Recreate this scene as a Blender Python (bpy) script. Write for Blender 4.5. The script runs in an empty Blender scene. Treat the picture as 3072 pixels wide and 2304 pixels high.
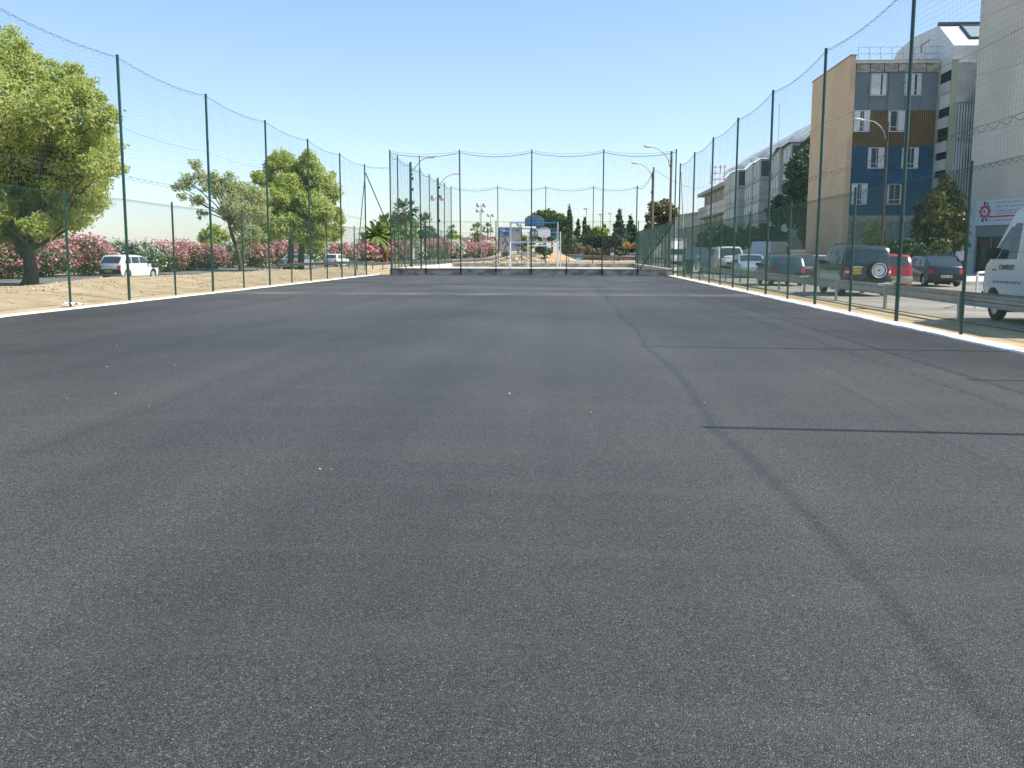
import bpy, bmesh, math, random
import numpy as np
from mathutils import Vector, Matrix
R = math.radians
random.seed(7); rng = np.random.default_rng(7)
sc = bpy.context.scene; col = sc.collection

# ---------------------------------------------------------------- camera, sky, sun, exposure
CF, PITCH, YAW, ROLL, EYE = 2893.1, .1347, .0554, .003, 1.45
Fv = np.array([-math.sin(YAW)*math.cos(PITCH), math.cos(YAW)*math.cos(PITCH), -math.sin(PITCH)])
Rv = np.array([math.cos(YAW), math.sin(YAW), 0.]); Uv = np.cross(Rv, Fv)
R2 = math.cos(ROLL)*Rv + math.sin(ROLL)*Uv; U2 = -math.sin(ROLL)*Rv + math.cos(ROLL)*Uv
cam = bpy.data.objects.new('camera', bpy.data.cameras.new('camera')); col.objects.link(cam)
cam.matrix_world = Matrix(((R2[0], U2[0], -Fv[0], 0), (R2[1], U2[1], -Fv[1], 0), (R2[2], U2[2], -Fv[2], EYE), (0, 0, 0, 1)))
cam.data.sensor_width = 36; cam.data.lens = CF/3072*36; cam.data.clip_end = 6000; cam.data.clip_start = .05
sc.camera = cam
SUN_EL, SUN_AZ = R(49.6), R(93.5)      # azimuth measured from +Y towards +X
w = bpy.data.worlds.new('World'); sc.world = w; w.use_nodes = True
nt = w.node_tree; nt.nodes.clear()
sky = nt.nodes.new('ShaderNodeTexSky'); sky.sky_type = 'NISHITA'; sky.sun_disc = False
sky.sun_elevation = SUN_EL; sky.sun_rotation = SUN_AZ; sky.altitude = 0; sky.air_density = 1.0; sky.dust_density = .4; sky.ozone_density = 1.6
bg = nt.nodes.new('ShaderNodeBackground'); bg.inputs[1].default_value = .15
wo = nt.nodes.new('ShaderNodeOutputWorld'); tint = nt.nodes.new('ShaderNodeMix'); tint.data_type = 'RGBA'; tint.blend_type = 'MULTIPLY'; tint.inputs[0].default_value = 1; tint.inputs[7].default_value = (1, 1, 1, 1)
stc = nt.nodes.new('ShaderNodeTexCoord'); sxz = nt.nodes.new('ShaderNodeSeparateXYZ'); nt.links.new(stc.outputs['Generated'], sxz.inputs[0])
srp = nt.nodes.new('ShaderNodeValToRGB'); el_ = srp.color_ramp.elements
for q_, c_ in zip((0, .06, .15, .235, .42), ((.86, .90, 1.06), (1.07, 1.01, 1.10), (1.22, 1.10, 1.05), (.74, .97, 1.02), (1.12, 1.10, 1.0))):
    e_ = el_[0] if q_ == 0 else (el_[1] if q_ == .42 else el_.new(q_)); e_.position = q_; e_.color = (c_[0]/1.25, c_[1]/1.25, c_[2]/1.25, 1)
nt.links.new(sxz.outputs[2], srp.inputs[0]); nt.links.new(srp.outputs[0], tint.inputs[7])
nt.links.new(sky.outputs[0], tint.inputs[6]); nt.links.new(tint.outputs[2], bg.inputs[0]); nt.links.new(bg.outputs[0], wo.inputs[0])
sl = bpy.data.lights.new('sun', 'SUN'); sl.energy = 4.4; sl.angle = R(.53); sl.color = (1, .95, .86)
so = bpy.data.objects.new('sun', sl); col.objects.link(so)
sd = Vector((math.sin(SUN_AZ)*math.cos(SUN_EL), math.cos(SUN_AZ)*math.cos(SUN_EL), math.sin(SUN_EL)))
so.rotation_euler = sd.to_track_quat('Z', 'Y').to_euler(); so.location = (60, 0, 80)
sc.view_settings.view_transform = 'Standard'; sc.view_settings.look = 'None'; sc.view_settings.exposure = .72; sc.view_settings.gamma = 1
sc.view_settings.use_curve_mapping = False

def ray(x, y): return Fv*CF + R2*(x-1536) - U2*(y-1152)
def at(x, y, Y):          # the point of the court's depth Y seen at photo pixel x, y
    d = ray(x, y); return np.array([0, 0, EYE]) + d*(Y/d[1])
def atx(x, y, X):
    d = ray(x, y); return np.array([0, 0, EYE]) + d*(X/d[0])

# ---------------------------------------------------------------- materials
MATS = {}
def ax(px, Y): return float(at(px, 780, Y)[0])
def mat(name, c, c2=None, scale=4., rough=.7, metal=0., bump=0., bscale=40., spec=.5, stretch=None, detail=6., contrast=(.35, .65), alpha=1., trans=0., coat=0.):
    if name in MATS: return MATS[name]
    m = bpy.data.materials.new(name); m.use_nodes = True; t = m.node_tree; N = t.nodes; L = t.links
    b = N['Principled BSDF']; b.inputs['Roughness'].default_value = rough; b.inputs['Metallic'].default_value = metal
    b.inputs['Specular IOR Level'].default_value = spec; b.inputs['Coat Weight'].default_value = coat
    b.inputs['Base Color'].default_value = (*c, 1)
    if c2 is not None or bump:
        tc = N.new('ShaderNodeTexCoord'); vec = tc.outputs['Object']
        if stretch:
            mp = N.new('ShaderNodeMapping'); mp.inputs['Scale'].default_value = stretch; L.new(vec, mp.inputs[0]); vec = mp.outputs[0]
    if c2 is not None:
        n = N.new('ShaderNodeTexNoise'); n.inputs['Scale'].default_value = scale; n.inputs['Detail'].default_value = detail; L.new(vec, n.inputs[0])
        r = N.new('ShaderNodeValToRGB'); r.color_ramp.elements[0].color = (*c, 1); r.color_ramp.elements[1].color = (*c2, 1)
        r.color_ramp.elements[0].position, r.color_ramp.elements[1].position = contrast
        L.new(n.outputs[0], r.inputs[0]); L.new(r.outputs[0], b.inputs['Base Color'])
    if bump:
        n2 = N.new('ShaderNodeTexNoise'); n2.inputs['Scale'].default_value = bscale; n2.inputs['Detail'].default_value = 5; L.new(vec, n2.inputs[0])
        bp = N.new('ShaderNodeBump'); bp.inputs['Strength'].default_value = bump; bp.inputs['Distance'].default_value = .02
        L.new(n2.outputs[0], bp.inputs['Height']); L.new(bp.outputs[0], b.inputs['Normal'])
    if trans: b.inputs['Transmission Weight'].default_value = trans
    MATS[name] = m; return m

def leafmat(name, cols, rough=.55, trans=.35):
    m = bpy.data.materials.new(name); m.use_nodes = True; t = m.node_tree; N = t.nodes; L = t.links
    b = N['Principled BSDF']; b.inputs['Roughness'].default_value = rough; b.inputs['Specular IOR Level'].default_value = .35
    a = N.new('ShaderNodeAttribute'); a.attribute_name = 'rnd'
    r = N.new('ShaderNodeValToRGB'); e = r.color_ramp.elements
    while len(e) < len(cols): e.new(.5)
    for i, c in enumerate(cols): e[i].position = i/(len(cols)-1); e[i].color = (*c, 1)
    L.new(a.outputs['Fac'], r.inputs[0]); L.new(r.outputs[0], b.inputs['Base Color'])
    tr = N.new('ShaderNodeBsdfTranslucent'); L.new(r.outputs[0], tr.inputs[0])
    mx = N.new('ShaderNodeMixShader'); mx.inputs[0].default_value = trans
    L.new(b.outputs[0], mx.inputs[1]); L.new(tr.outputs[0], mx.inputs[2])
    L.new(mx.outputs[0], N['Material Output'].inputs[0]); return m

# ---------------------------------------------------------------- object helpers
def tag(o, label=None, cat=None, group=None, kind=None):
    if label: o['label'] = label
    if cat: o['category'] = cat
    if group: o['group'] = group
    if kind: o['kind'] = kind
    return o
def thing(name, label, cat, loc=(0, 0, 0), rz=0., group=None):
    o = bpy.data.objects.new(name, None); col.objects.link(o); o.location = loc; o.rotation_euler = (0, 0, rz); o.empty_display_size = .2
    return tag(o, label, cat, group)
def link(name, me, m, parent):
    o = bpy.data.objects.new(name, me); col.objects.link(o)
    if m: me.materials.append(m)
    if parent: o.parent = parent
    return o
def rootloc(p):
    v = Vector((0, 0, 0))
    while p is not None: v = v + p.location; p = p.parent
    return v

class MB:
    def __init__(s): s.v = []; s.f = []
    def add(s, vs, fs):
        n = len(s.v); s.v += [tuple(float(a) for a in v) for v in vs]; s.f += [tuple(i+n for i in f) for f in fs]; return s
    def box(s, c, d, rz=0., ry=0., rx=0.):
        M = Matrix.Rotation(rz, 3, 'Z') @ Matrix.Rotation(ry, 3, 'Y') @ Matrix.Rotation(rx, 3, 'X')
        vs = [M @ Vector((x*d[0]/2, y*d[1]/2, z*d[2]/2)) + Vector(c) for x in (-1, 1) for y in (-1, 1) for z in (-1, 1)]
        return s.add(vs, [(0, 1, 3, 2), (4, 6, 7, 5), (0, 4, 5, 1), (2, 3, 7, 6), (0, 2, 6, 4), (1, 5, 7, 3)])
    def b2(s, x0, x1, y0, y1, z0, z1): return s.box(((x0+x1)/2, (y0+y1)/2, (z0+z1)/2), (abs(x1-x0), abs(y1-y0), abs(z1-z0)))
    def tube(s, pts, r, n=8, caps=True):
        pts = [Vector(p) for p in pts]; rs = r if isinstance(r, (list, tuple)) else [r]*len(pts)
        rings = []
        for i, p in enumerate(pts):
            d = (pts[min(i+1, len(pts)-1)] - pts[max(i-1, 0)]).normalized()
            a = d.cross(Vector((0, 0, 1)) if abs(d.z) < .9 else Vector((1, 0, 0))).normalized(); b = d.cross(a)
            rings.append([p + (a*math.cos(2*math.pi*k/n) + b*math.sin(2*math.pi*k/n))*rs[i] for k in range(n)])
        vs = [v for q in rings for v in q]
        fs = [(i*n+k, i*n+(k+1) % n, (i+1)*n+(k+1) % n, (i+1)*n+k) for i in range(len(pts)-1) for k in range(n)]
        if caps: fs += [tuple(range(n))[::-1], tuple((len(pts)-1)*n+k for k in range(n))]
        return s.add(vs, fs)
    def lathe(s, prof, n=20, c=(0, 0, 0), axis='Z'):
        vs = []; m = len(prof)
        for k in range(n):
            a = 2*math.pi*k/n
            for r, h in prof:
                if axis == 'Z': v = (r*math.cos(a), r*math.sin(a), h)
                else: v = (r*math.cos(a), h, r*math.sin(a))
                vs.append((v[0]+c[0], v[1]+c[1], v[2]+c[2]))
        fs = [(k*m+i, k*m+i+1, ((k+1) % n)*m+i+1, ((k+1) % n)*m+i) for k in range(n) for i in range(m-1)]
        return s.add(vs, fs)
    def prism(s, poly, lo, hi, f):      # poly 2D, f maps (a, b, t) -> xyz
        n = len(poly); vs = [f(a, b, lo) for a, b in poly] + [f(a, b, hi) for a, b in poly]
        return s.add(vs, [tuple(range(n))[::-1], tuple(range(n, 2*n))] + [(i, (i+1) % n, n+(i+1) % n, n+i) for i in range(n)])
    def grid(s, g, flip=False):
        a, b = len(g), len(g[0]); vs = [p for r in g for p in r]
        fs = [(i*b+j, i*b+j+1, (i+1)*b+j+1, (i+1)*b+j) for i in range(a-1) for j in range(b-1)]
        return s.add(vs, [f[::-1] for f in fs] if flip else fs)
    def build(s, name, m, parent=None, smooth=False, world=False, fix=True):
        me = bpy.data.meshes.new(name); off = rootloc(parent) if (world and parent) else Vector((0, 0, 0))
        me.from_pydata([(v[0]-off.x, v[1]-off.y, v[2]-off.z) for v in s.v], [], s.f)
        if fix:
            bm = bmesh.new(); bm.from_mesh(me); bmesh.ops.recalc_face_normals(bm, faces=bm.faces)
            bm.to_mesh(me); bm.free()
        if smooth:
            me.polygons.foreach_set('use_smooth', [True]*len(me.polygons)); me.set_sharp_from_angle(angle=R(38))
        return link(name, me, m, parent)

def npmesh(name, V, Q, m, parent=None, rnd=None, world=False):
    V = np.asarray(V, np.float32).reshape(-1, 3)
    if world and parent: V = V - np.array(rootloc(parent), np.float32)
    Q = np.asarray(Q, np.int32); k = Q.shape[1]
    me = bpy.data.meshes.new(name); me.vertices.add(len(V)); me.vertices.foreach_set('co', V.ravel())
    me.loops.add(Q.size); me.loops.foreach_set('vertex_index', Q.ravel())
    me.polygons.add(len(Q)); me.polygons.foreach_set('loop_start', np.arange(0, Q.size, k, dtype=np.int32))
    me.update(calc_edges=True)
    if rnd is not None:
        a = me.attributes.new('rnd', 'FLOAT', 'FACE'); a.data.foreach_set('value', np.asarray(rnd, np.float32))
    return link(name, me, m, parent)

def wires(segs, r):       # N x 2 x 3 -> triangular prisms
    S = np.asarray(segs, float); d = S[:, 1]-S[:, 0]; d /= np.linalg.norm(d, axis=1)[:, None]+1e-9
    ref = np.where(np.abs(d[:, 2:3]) > .9, np.array([[1., 0, 0]]), np.array([[0, 0, 1.]]))
    a = np.cross(d, ref); a /= np.linalg.norm(a, axis=1)[:, None]; b = np.cross(d, a)
    V = []
    for e in (0, 1):
        for k in range(3):
            t = 2*math.pi*k/3+.3; V.append(S[:, e] + (a*math.cos(t)+b*math.sin(t))*r)
    V = np.stack(V, 1); n = len(S); base = np.arange(n)[:, None]*6
    Q = np.concatenate([base+np.array([[k, (k+1) % 3, 3+(k+1) % 3, 3+k]]) for k in range(3)])
    return V.reshape(-1, 3), Q
def wireobj(name, segs, r, m, parent, world=True):
    V, Q = wires(segs, r); return npmesh(name, V, Q, m, parent, world=world)

def text_obj(name, s, size, m, parent, loc, rot, ext=.004, sx=1.):
    cu = bpy.data.curves.new(name, 'FONT'); cu.body = s; cu.size = size; cu.extrude = ext; cu.align_x = 'CENTER'; cu.align_y = 'CENTER'
    tmp = bpy.data.objects.new('tmp', cu); me = bpy.data.meshes.new_from_object(tmp); bpy.data.objects.remove(tmp)
    o = link(name, me, m, parent); o.location = loc; o.rotation_euler = rot; o.scale = (sx, 1, 1); return o

def sstep(a, b, x):
    t = min(1, max(0, (x-a)/(b-a))); return t*t*(3-2*t)
def vnoise(x, y):
    return (math.sin(x*1.7+y*.9)+math.sin(x*.6-y*1.3+2)+math.sin(x*2.9+y*2.3+1)*.5+math.sin(x*5.1-y*4.4)*.25)/2.75
def hgt(x, y):
    z = -.03
    if x < -12.9:
        amp = (.30 - .12*sstep(60, 75, y))*(1-sstep(92, 112, y))
        up = sstep(-13.2, -17.5, x)*(1-sstep(-20.3, -23.0, x))
        z += up*(amp + .12*vnoise(x*.55, y*.35)) + .03*vnoise(x*1.6, y*1.3)*sstep(-13, -14.5, x)*(1-sstep(-21, -23, x))
        z -= .12*sstep(-20.3, -23.0, x)
    rise = np.interp(y, [100, 140, 195, 230, 300, 500], [0, .25, .6, 1.3, 1.8, 2.0])
    k = min(1, max(.3, (8-x)/14)); return z + rise*k

# ---------------------------------------------------------------- colours
GREEN = mat('green_paint', (.007, .045, .032), (.012, .065, .045), scale=3, rough=.35)
GREEN2 = mat('green_coated_wire', (.015, .075, .05), rough=.5)
NETM = mat('net_twine', (.06, .14, .13), rough=.8)
ROPE = mat('net_rope', (.02, .06, .06), rough=.8)
CONC = mat('stained_concrete', (.27, .225, .17), (.56, .49, .385), scale=1.6, rough=.9, bump=.3, bscale=12, contrast=(.38, .62), stretch=(1, 1, 2.2))
CONCL = mat('pale_concrete', (.62, .58, .48), (.74, .70, .60), scale=2, rough=.9, bump=.2, bscale=15)
WHITE = mat('white_paint', (.78, .78, .76), (.70, .70, .68), scale=3, rough=.5)
BLUEP = mat('blue_paint', (.03, .20, .52), rough=.5)
GALV = mat('galvanised_steel', (.30, .31, .32), (.42, .42, .41), scale=2.5, rough=.45, metal=.6, contrast=(.3, .7))
DARK = mat('dark_plastic', (.025, .025, .028), rough=.6)
BLACK = mat('black_rubber', (.018, .018, .018), rough=.85)
GLASS = mat('dark_car_glass', (.035, .05, .055), rough=.04, spec=.9)
REDL = mat('red_lens', (.45, .02, .02), rough=.2)
CLEARL = mat('clear_lens', (.65, .67, .68), rough=.15, metal=.3)
AMBER = mat('yellow_plate', (.72, .45, .02), rough=.5)
WPLATE = mat('white_plate', (.7, .7, .68), rough=.5)
RIM = mat('silver_rim', (.55, .56, .57), rough=.35, metal=.5)
WOOD = mat('weathered_pole', (.16, .12, .085), (.26, .21, .15), scale=3, rough=.85, stretch=(6, 6, .6))
BARK = mat('bark', (.05, .04, .03), (.11, .09, .07), scale=5, rough=.9, bump=.6, bscale=18, stretch=(3, 3, .8))
INK = mat('dark_lettering', (.03, .04, .07), rough=.6)

# ================================================================= SETTING
def court_asphalt():
    m = bpy.data.materials.new('fresh_asphalt'); m.use_nodes = True; t = m.node_tree; N = t.nodes; L = t.links
    b = N['Principled BSDF']; tc = N.new('ShaderNodeTexCoord'); V = tc.outputs['Object']
    def noise(s, d=4, vec=V, rough=.5):
        n = N.new('ShaderNodeTexNoise'); n.inputs['Scale'].default_value = s; n.inputs['Detail'].default_value = d; n.inputs['Roughness'].default_value = rough; L.new(vec, n.inputs[0]); return n.outputs[0]
    def mp(sx, sy, r=0):
        q = N.new('ShaderNodeMapping'); q.inputs['Scale'].default_value = (sx, sy, 1); q.inputs['Rotation'].default_value = (0, 0, r); L.new(V, q.inputs[0]); return q.outputs[0]
    def ramp(src, *st):
        r = N.new('ShaderNodeValToRGB'); e = r.color_ramp.elements
        while len(e) < len(st): e.new(.5)
        for i, (p, c) in enumerate(st): e[i].position = p; e[i].color = (*c, 1) if isinstance(c, tuple) else (c, c, c, 1)
        L.new(src, r.inputs[0]); return r.outputs[0]
    def mix(f, a, bb, mode='MIX'):
        q = N.new('ShaderNodeMix'); q.data_type = 'RGBA'; q.blend_type = mode
        for s, i in ((f, 0), (a, 6), (bb, 7)):
            if isinstance(s, (int, float)): q.inputs[i].default_value = s
            elif isinstance(s, tuple): q.inputs[i].default_value = (*s, 1)
            else: L.new(s, q.inputs[i])
        return q.outputs[2]
    def vor(s):
        v = N.new('ShaderNodeTexVoronoi'); v.inputs['Scale'].default_value = s; L.new(V, v.inputs[0]); return v
    v1 = vor(185); v2 = vor(90)
    sep = N.new('ShaderNodeSeparateColor'); L.new(v1.outputs['Color'], sep.inputs[0])
    sep2 = N.new('ShaderNodeSeparateColor'); L.new(v2.outputs['Color'], sep2.inputs[0])
    grain = ramp(sep.outputs[0], (0, (.007, .0068, .006)), (.25, (.029, .028, .024)), (.6, (.060, .057, .047)), (.88, (.100, .095, .080)), (.98, (.165, .157, .133)), (1, (.30, .285, .245)))
    g2 = ramp(sep2.outputs[1], (0, .80), (1, 1.15)); c = mix(1., grain, g2, 'MULTIPLY')
    patch = ramp(noise(.16, 6, mp(1, .6)), (.38, .62), (.60, 1.14)); c = mix(1., c, patch, 'MULTIPLY')
    lanes = ramp(noise(1.1, 3, mp(1, .02)), (.35, .85), (.65, 1.12)); c = mix(1., c, lanes, 'MULTIPLY')
    arcs = ramp(noise(.9, 6, mp(.35, 2.2, .25), .6), (.50, 0.), (.68, .28)); c = mix(arcs, c, (.084, .075, .062))
    # dust swept across the far third
    sx = N.new('ShaderNodeSeparateXYZ'); L.new(V, sx.inputs[0])
    def band(y0, y1, y2, y3):
        r = N.new('ShaderNodeMapRange'); r.inputs[1].default_value = y0; r.inputs[2].default_value = y1; L.new(sx.outputs[1], r.inputs[0])
        q = N.new('ShaderNodeMapRange'); q.inputs[1].default_value = y2; q.inputs[2].default_value = y3; q.inputs[3].default_value = 1; q.inputs[4].default_value = 0; L.new(sx.outputs[1], q.inputs[0])
        k = N.new('ShaderNodeMath'); k.operation = 'MULTIPLY'; L.new(r.outputs[0], k.inputs[0]); L.new(q.outputs[0], k.inputs[1]); return k.outputs[0]
    def mul(a, bb):
        k = N.new('ShaderNodeMath'); k.operation = 'MULTIPLY'
        for i, s in enumerate((a, bb)):
            if isinstance(s, (int, float)): k.inputs[i].default_value = s
            else: L.new(s, k.inputs[i])
        return k.outputs[0]
    d1 = mul(band(33.6, 33.75, 34.6, 36.5), ramp(noise(.5, 5, mp(1, .6)), (.35, .0), (.6, .85)))
    c = mix(d1, c, (.17, .145, .115))
    d2 = mul(band(34, 40, 56, 63), ramp(noise(.35, 6, mp(.5, 1.1), .65), (.48, 0.), (.66, .55)))
    c = mix(d2, c, (.15, .13, .11))
    def seam(x, wd):
        a = N.new('ShaderNodeMath'); a.operation = 'SUBTRACT'; L.new(sx.outputs[0], a.inputs[0]); a.inputs[1].default_value = x
        w_ = N.new('ShaderNodeMath'); w_.operation = 'MULTIPLY_ADD'; L.new(noise(.35, 3, mp(.2, 1)), w_.inputs[0]); w_.inputs[1].default_value = .25; w_.inputs[2].default_value = -.125
        a2 = N.new('ShaderNodeMath'); a2.operation = 'ADD'; L.new(a.outputs[0], a2.inputs[0]); L.new(w_.outputs[0], a2.inputs[1])
        ab_ = N.new('ShaderNodeMath'); ab_.operation = 'ABSOLUTE'; L.new(a2.outputs[0], ab_.inputs[0])
        m2 = N.new('ShaderNodeMapRange'); m2.inputs[1].default_value = 0; m2.inputs[2].default_value = wd; m2.inputs[3].default_value = 1; m2.inputs[4].default_value = 0; L.new(ab_.outputs[0], m2.inputs[0]); return m2.outputs[0]
    for xs_, wd in ((3.4, .06), (-3.9, .06)): c = mix(mul(seam(xs_, wd), .22), c, (.016, .017, .017))
    specks = ramp(noise(9, 2), (.755, 0.), (.775, .8)); c = mix(mul(specks, band(28, 45, 64, 65)), c, (.5, .47, .42))
    L.new(c, b.inputs['Base Color'])
    rr = ramp(sep2.outputs[0], (0, .45), (.5, .6), (1, .75)); L.new(rr, b.inputs['Roughness'])
    b.inputs['Specular IOR Level'].default_value = .5
    hh = N.new('ShaderNodeMath'); hh.operation = 'ADD'; L.new(v1.outputs['Distance'], hh.inputs[0]); L.new(noise(160, 3), hh.inputs[1])
    bp = N.new('ShaderNodeBump'); bp.invert = True; bp.inputs['Strength'].default_value = .8; bp.inputs['Distance'].default_value = .006
    L.new(hh.outputs[0], bp.inputs['Height']); L.new(bp.outputs[0], b.inputs['Normal']); return m
ASPH = court_asphalt()
SAND = mat('sandy_ground', (.37, .265, .14), (.55, .43, .255), scale=.9, rough=.95, bump=.8, bscale=9, contrast=(.3, .7), detail=10)
DUST = mat('dusty_parking_tarmac', (.25, .225, .185), (.38, .34, .27), scale=.5, rough=.9, bump=.2, bscale=30, detail=9)
ROADM = mat('grey_road_tarmac', (.135, .135, .135), (.18, .178, .172), scale=.6, rough=.85, bump=.1, bscale=60, detail=8)
COURT2 = mat('pale_court_floor', (.50, .47, .42), (.60, .57, .52), scale=.8, rough=.85)

def ground():
    xs = np.concatenate([np.arange(-900, -60, 40), np.arange(-60, -26, 2), np.arange(-26, -8.5, .45), np.arange(-8.5, 60, 2.5), np.arange(60, 940, 40)])
    ys = np.concatenate([np.arange(-60, -8, 8), np.arange(-8, 20, 2), np.arange(20, 115, .8), np.arange(115, 300, 5), np.arange(300, 1700, 60)])
    g = [[(x, y, hgt(x, y)) for x in xs] for y in ys]
    mb = MB().grid(g); o = mb.build('ground', SAND, smooth=True, fix=False); tag(o, kind='structure')
ground()
def sheet(name, poly, z, m):
    mb = MB().add([(x, y, z) for x, y in poly], [tuple(range(len(poly)))]); o = mb.build(name, m, fix=False); return tag(o, kind='structure')
sheet('sports_court', [(-12.6, -14), (6.72, -14), (6.72, 65), (-12.6, 65)], 0, ASPH)
sheet('enclosed_court', [(-11.8, 65.2), (6.95, 65.2), (6.95, 99.6), (-11.8, 99.6)], .06, COURT2)
sheet('parking_lot', [(9.3, -20), (70, -20), (70, 190), (-4, 190), (-4, 101), (8.2, 101), (8.2, 66)], -.012, DUST)
# the road on the left, following the ground
RC = [(-27, -40), (-27, 20), (-27.2, 56), (-28.6, 80), (-28.4, 97), (-25, 118), (-21.5, 138), (-17.6, 158), (-13.6, 180), (-10.5, 205), (-9, 235), (-10, 280), (-20, 330)]
def strip(name, cl, wl, wr, lift, m, step=2.5):
    P = []; 
    for (x0, y0), (x1, y1) in zip(cl[:-1], cl[1:]):
        n = max(1, int(math.hypot(x1-x0, y1-y0)/step))
        P += [(x0+(x1-x0)*i/n, y0+(y1-y0)*i/n) for i in range(n)]
    P.append(cl[-1]); A = np.array(P)
    for _ in range(6): A[1:-1] = (A[:-2]+2*A[1:-1]+A[2:])/4
    T = np.gradient(A, axis=0); T /= np.linalg.norm(T, axis=1)[:, None]; Nn = np.stack([-T[:, 1], T[:, 0]], 1)
    g = [[(*(A[i]+Nn[i]*o), hgt(A[i][0], A[i][1])+lift+(.02 if abs(o) > 90 else 0)) for o in np.linspace(wl, -wr, 7)] for i in range(len(A))]
    o = MB().grid(g, flip=True).build(name, m, fix=False); return tag(o, kind='structure'), A, Nn
_, RA, RN = strip('road', RC, 3.3, 3.3, .045, ROADM)
strip('verge', [(x-5.0, y) for x, y in RC[:6]], 1.7, 1.6, .06, mat('dry_verge', (.36, .29, .21), (.24, .20, .15), scale=1.5, rough=.95))
strip('access_road', [(-2, 175), (-5, 160), (-3, 152), (6, 150), (20, 150), (60, 150)], 5, 5, .03, DUST)
# kerbs
KERB = mat('whitewashed_kerb', (.62, .60, .54), (.84, .82, .77), scale=5, rough=.9, bump=.4, bscale=25, contrast=(.3, .55))
def kerb(x0, x1, y0, y1, lab):
    g = []
    n = 160
    for i in range(n+1):
        y = y0+(y1-y0)*i/n; a = x0+.045*vnoise(y*2.3, 1)+.02*vnoise(y*9, 3); b = x1+.06*vnoise(y*3.1, 5)+.03*vnoise(y*11, 2)
        g.append([(a, y, -.02), (a+.015, y, .028), ((a+b)/2, y, .036+.006*vnoise(y*5, 2)), (b-.03, y, .025), (b, y, -.03)])
    return tag(MB().grid(g, flip=True).build('kerb', KERB, smooth=True, fix=False), kind='structure')
kerb(6.70, 7.12, -14, 65, ''); kerb(-12.77, -12.58, -14, 65, '')

# ================================================================= FENCES
def sagz(t, s): return -4*s*t*(1-t)
def lace(P, Q, sag, amp=.05, pitch=.45, dz=0.):      # rope with a scalloped lacing
    P, Q = np.array(P, float), np.array(Q, float); Ln = np.linalg.norm(Q-P); n = max(6, int(Ln/(pitch/6)))
    t = np.linspace(0, 1, n+1); pts = P+(Q-P)*t[:, None]; pts[:, 2] += sagz(t, sag)
    lo = pts.copy(); ph = (t*Ln/pitch) % 1; lo[:, 2] -= amp*4*ph*(1-ph)+dz
    a = np.stack([pts[:-1], pts[1:]], 1); b = np.stack([lo[:-1], lo[1:]], 1); return a, b
def chain(P, Q, z0, z1, pitch=.07):
    P, Q = np.array(P, float), np.array(Q, float); Ln = np.linalg.norm(Q-P); H = z1-z0; d = (Q-P)/Ln
    out = []
    for sgn in (1, -1):
        s0 = np.arange(-H, Ln+H, pitch)
        a = s0; b = s0+sgn*H; za = np.full_like(a, 0.); zb = np.full_like(a, H)
        lo = np.clip(a, 0, Ln); hi = np.clip(b, 0, Ln)
        ok = np.abs(hi-lo) > 1e-3; a, lo, hi = a[ok], lo[ok], hi[ok]
        zlo = (lo-a)*sgn; zhi = (hi-a)*sgn
        A = np.stack([P[0]+d[0]*lo, P[1]+d[1]*lo, z0+zlo], 1); B = np.stack([P[0]+d[0]*hi, P[1]+d[1]*hi, z0+zhi], 1)
        out.append(np.stack([A, B], 1))
    return np.concatenate(out)
def net(P, Q, z0, z1, sag, pitch=.12, curve=0.):
    P, Q = np.array(P, float), np.array(Q, float); Ln = np.linalg.norm(Q-P); nx = int(Ln/pitch); nz = int((z1-z0)/pitch)
    t = np.linspace(0, 1, nx+1); s = np.linspace(0, 1, nz+1)
    T, S = np.meshgrid(t, s); X = P[0]+(Q[0]-P[0])*T; Y = P[1]+(Q[1]-P[1])*T
    Z = z0+(z1-z0)*S+sagz(T, sag)*S**1.3
    wob = .02*np.sin(T*23+S*5+P[1])+.015*np.sin(S*17+T*4); X = X+wob*.5; Z = Z+wob
    G = np.stack([X, Y, Z], 2)
    return np.concatenate([np.stack([G[:, :-1], G[:, 1:]], 2).reshape(-1, 2, 3), np.stack([G[:-1:2][:, :], G[2::2][:G[:-1:2].shape[0]] if False else G[1::2][:G[:-1:2].shape[0]]], 2).reshape(-1, 2, 3) if False else np.stack([G[:-1], G[1:]], 2).reshape(-1, 2, 3)])

def post(parent, x, y, z0, z1, r, name, world=True, m=GREEN, lean=(0, 0)):
    mb = MB().tube([(x, y, z0), (x+lean[0], y+lean[1], z1)], r, 10)
    mb.tube([(x+lean[0], y+lean[1], z1-.005), (x+lean[0], y+lean[1], z1+.02)], r*1.15, 10)
    for zz in np.linspace(.5, z1-.1, 5) if z1 > 5 else ():       # wire lugs
        mb.box((x+r, y, zz), (.03, .02, .02))
    return mb.build(name, m, parent, world=True)

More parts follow.
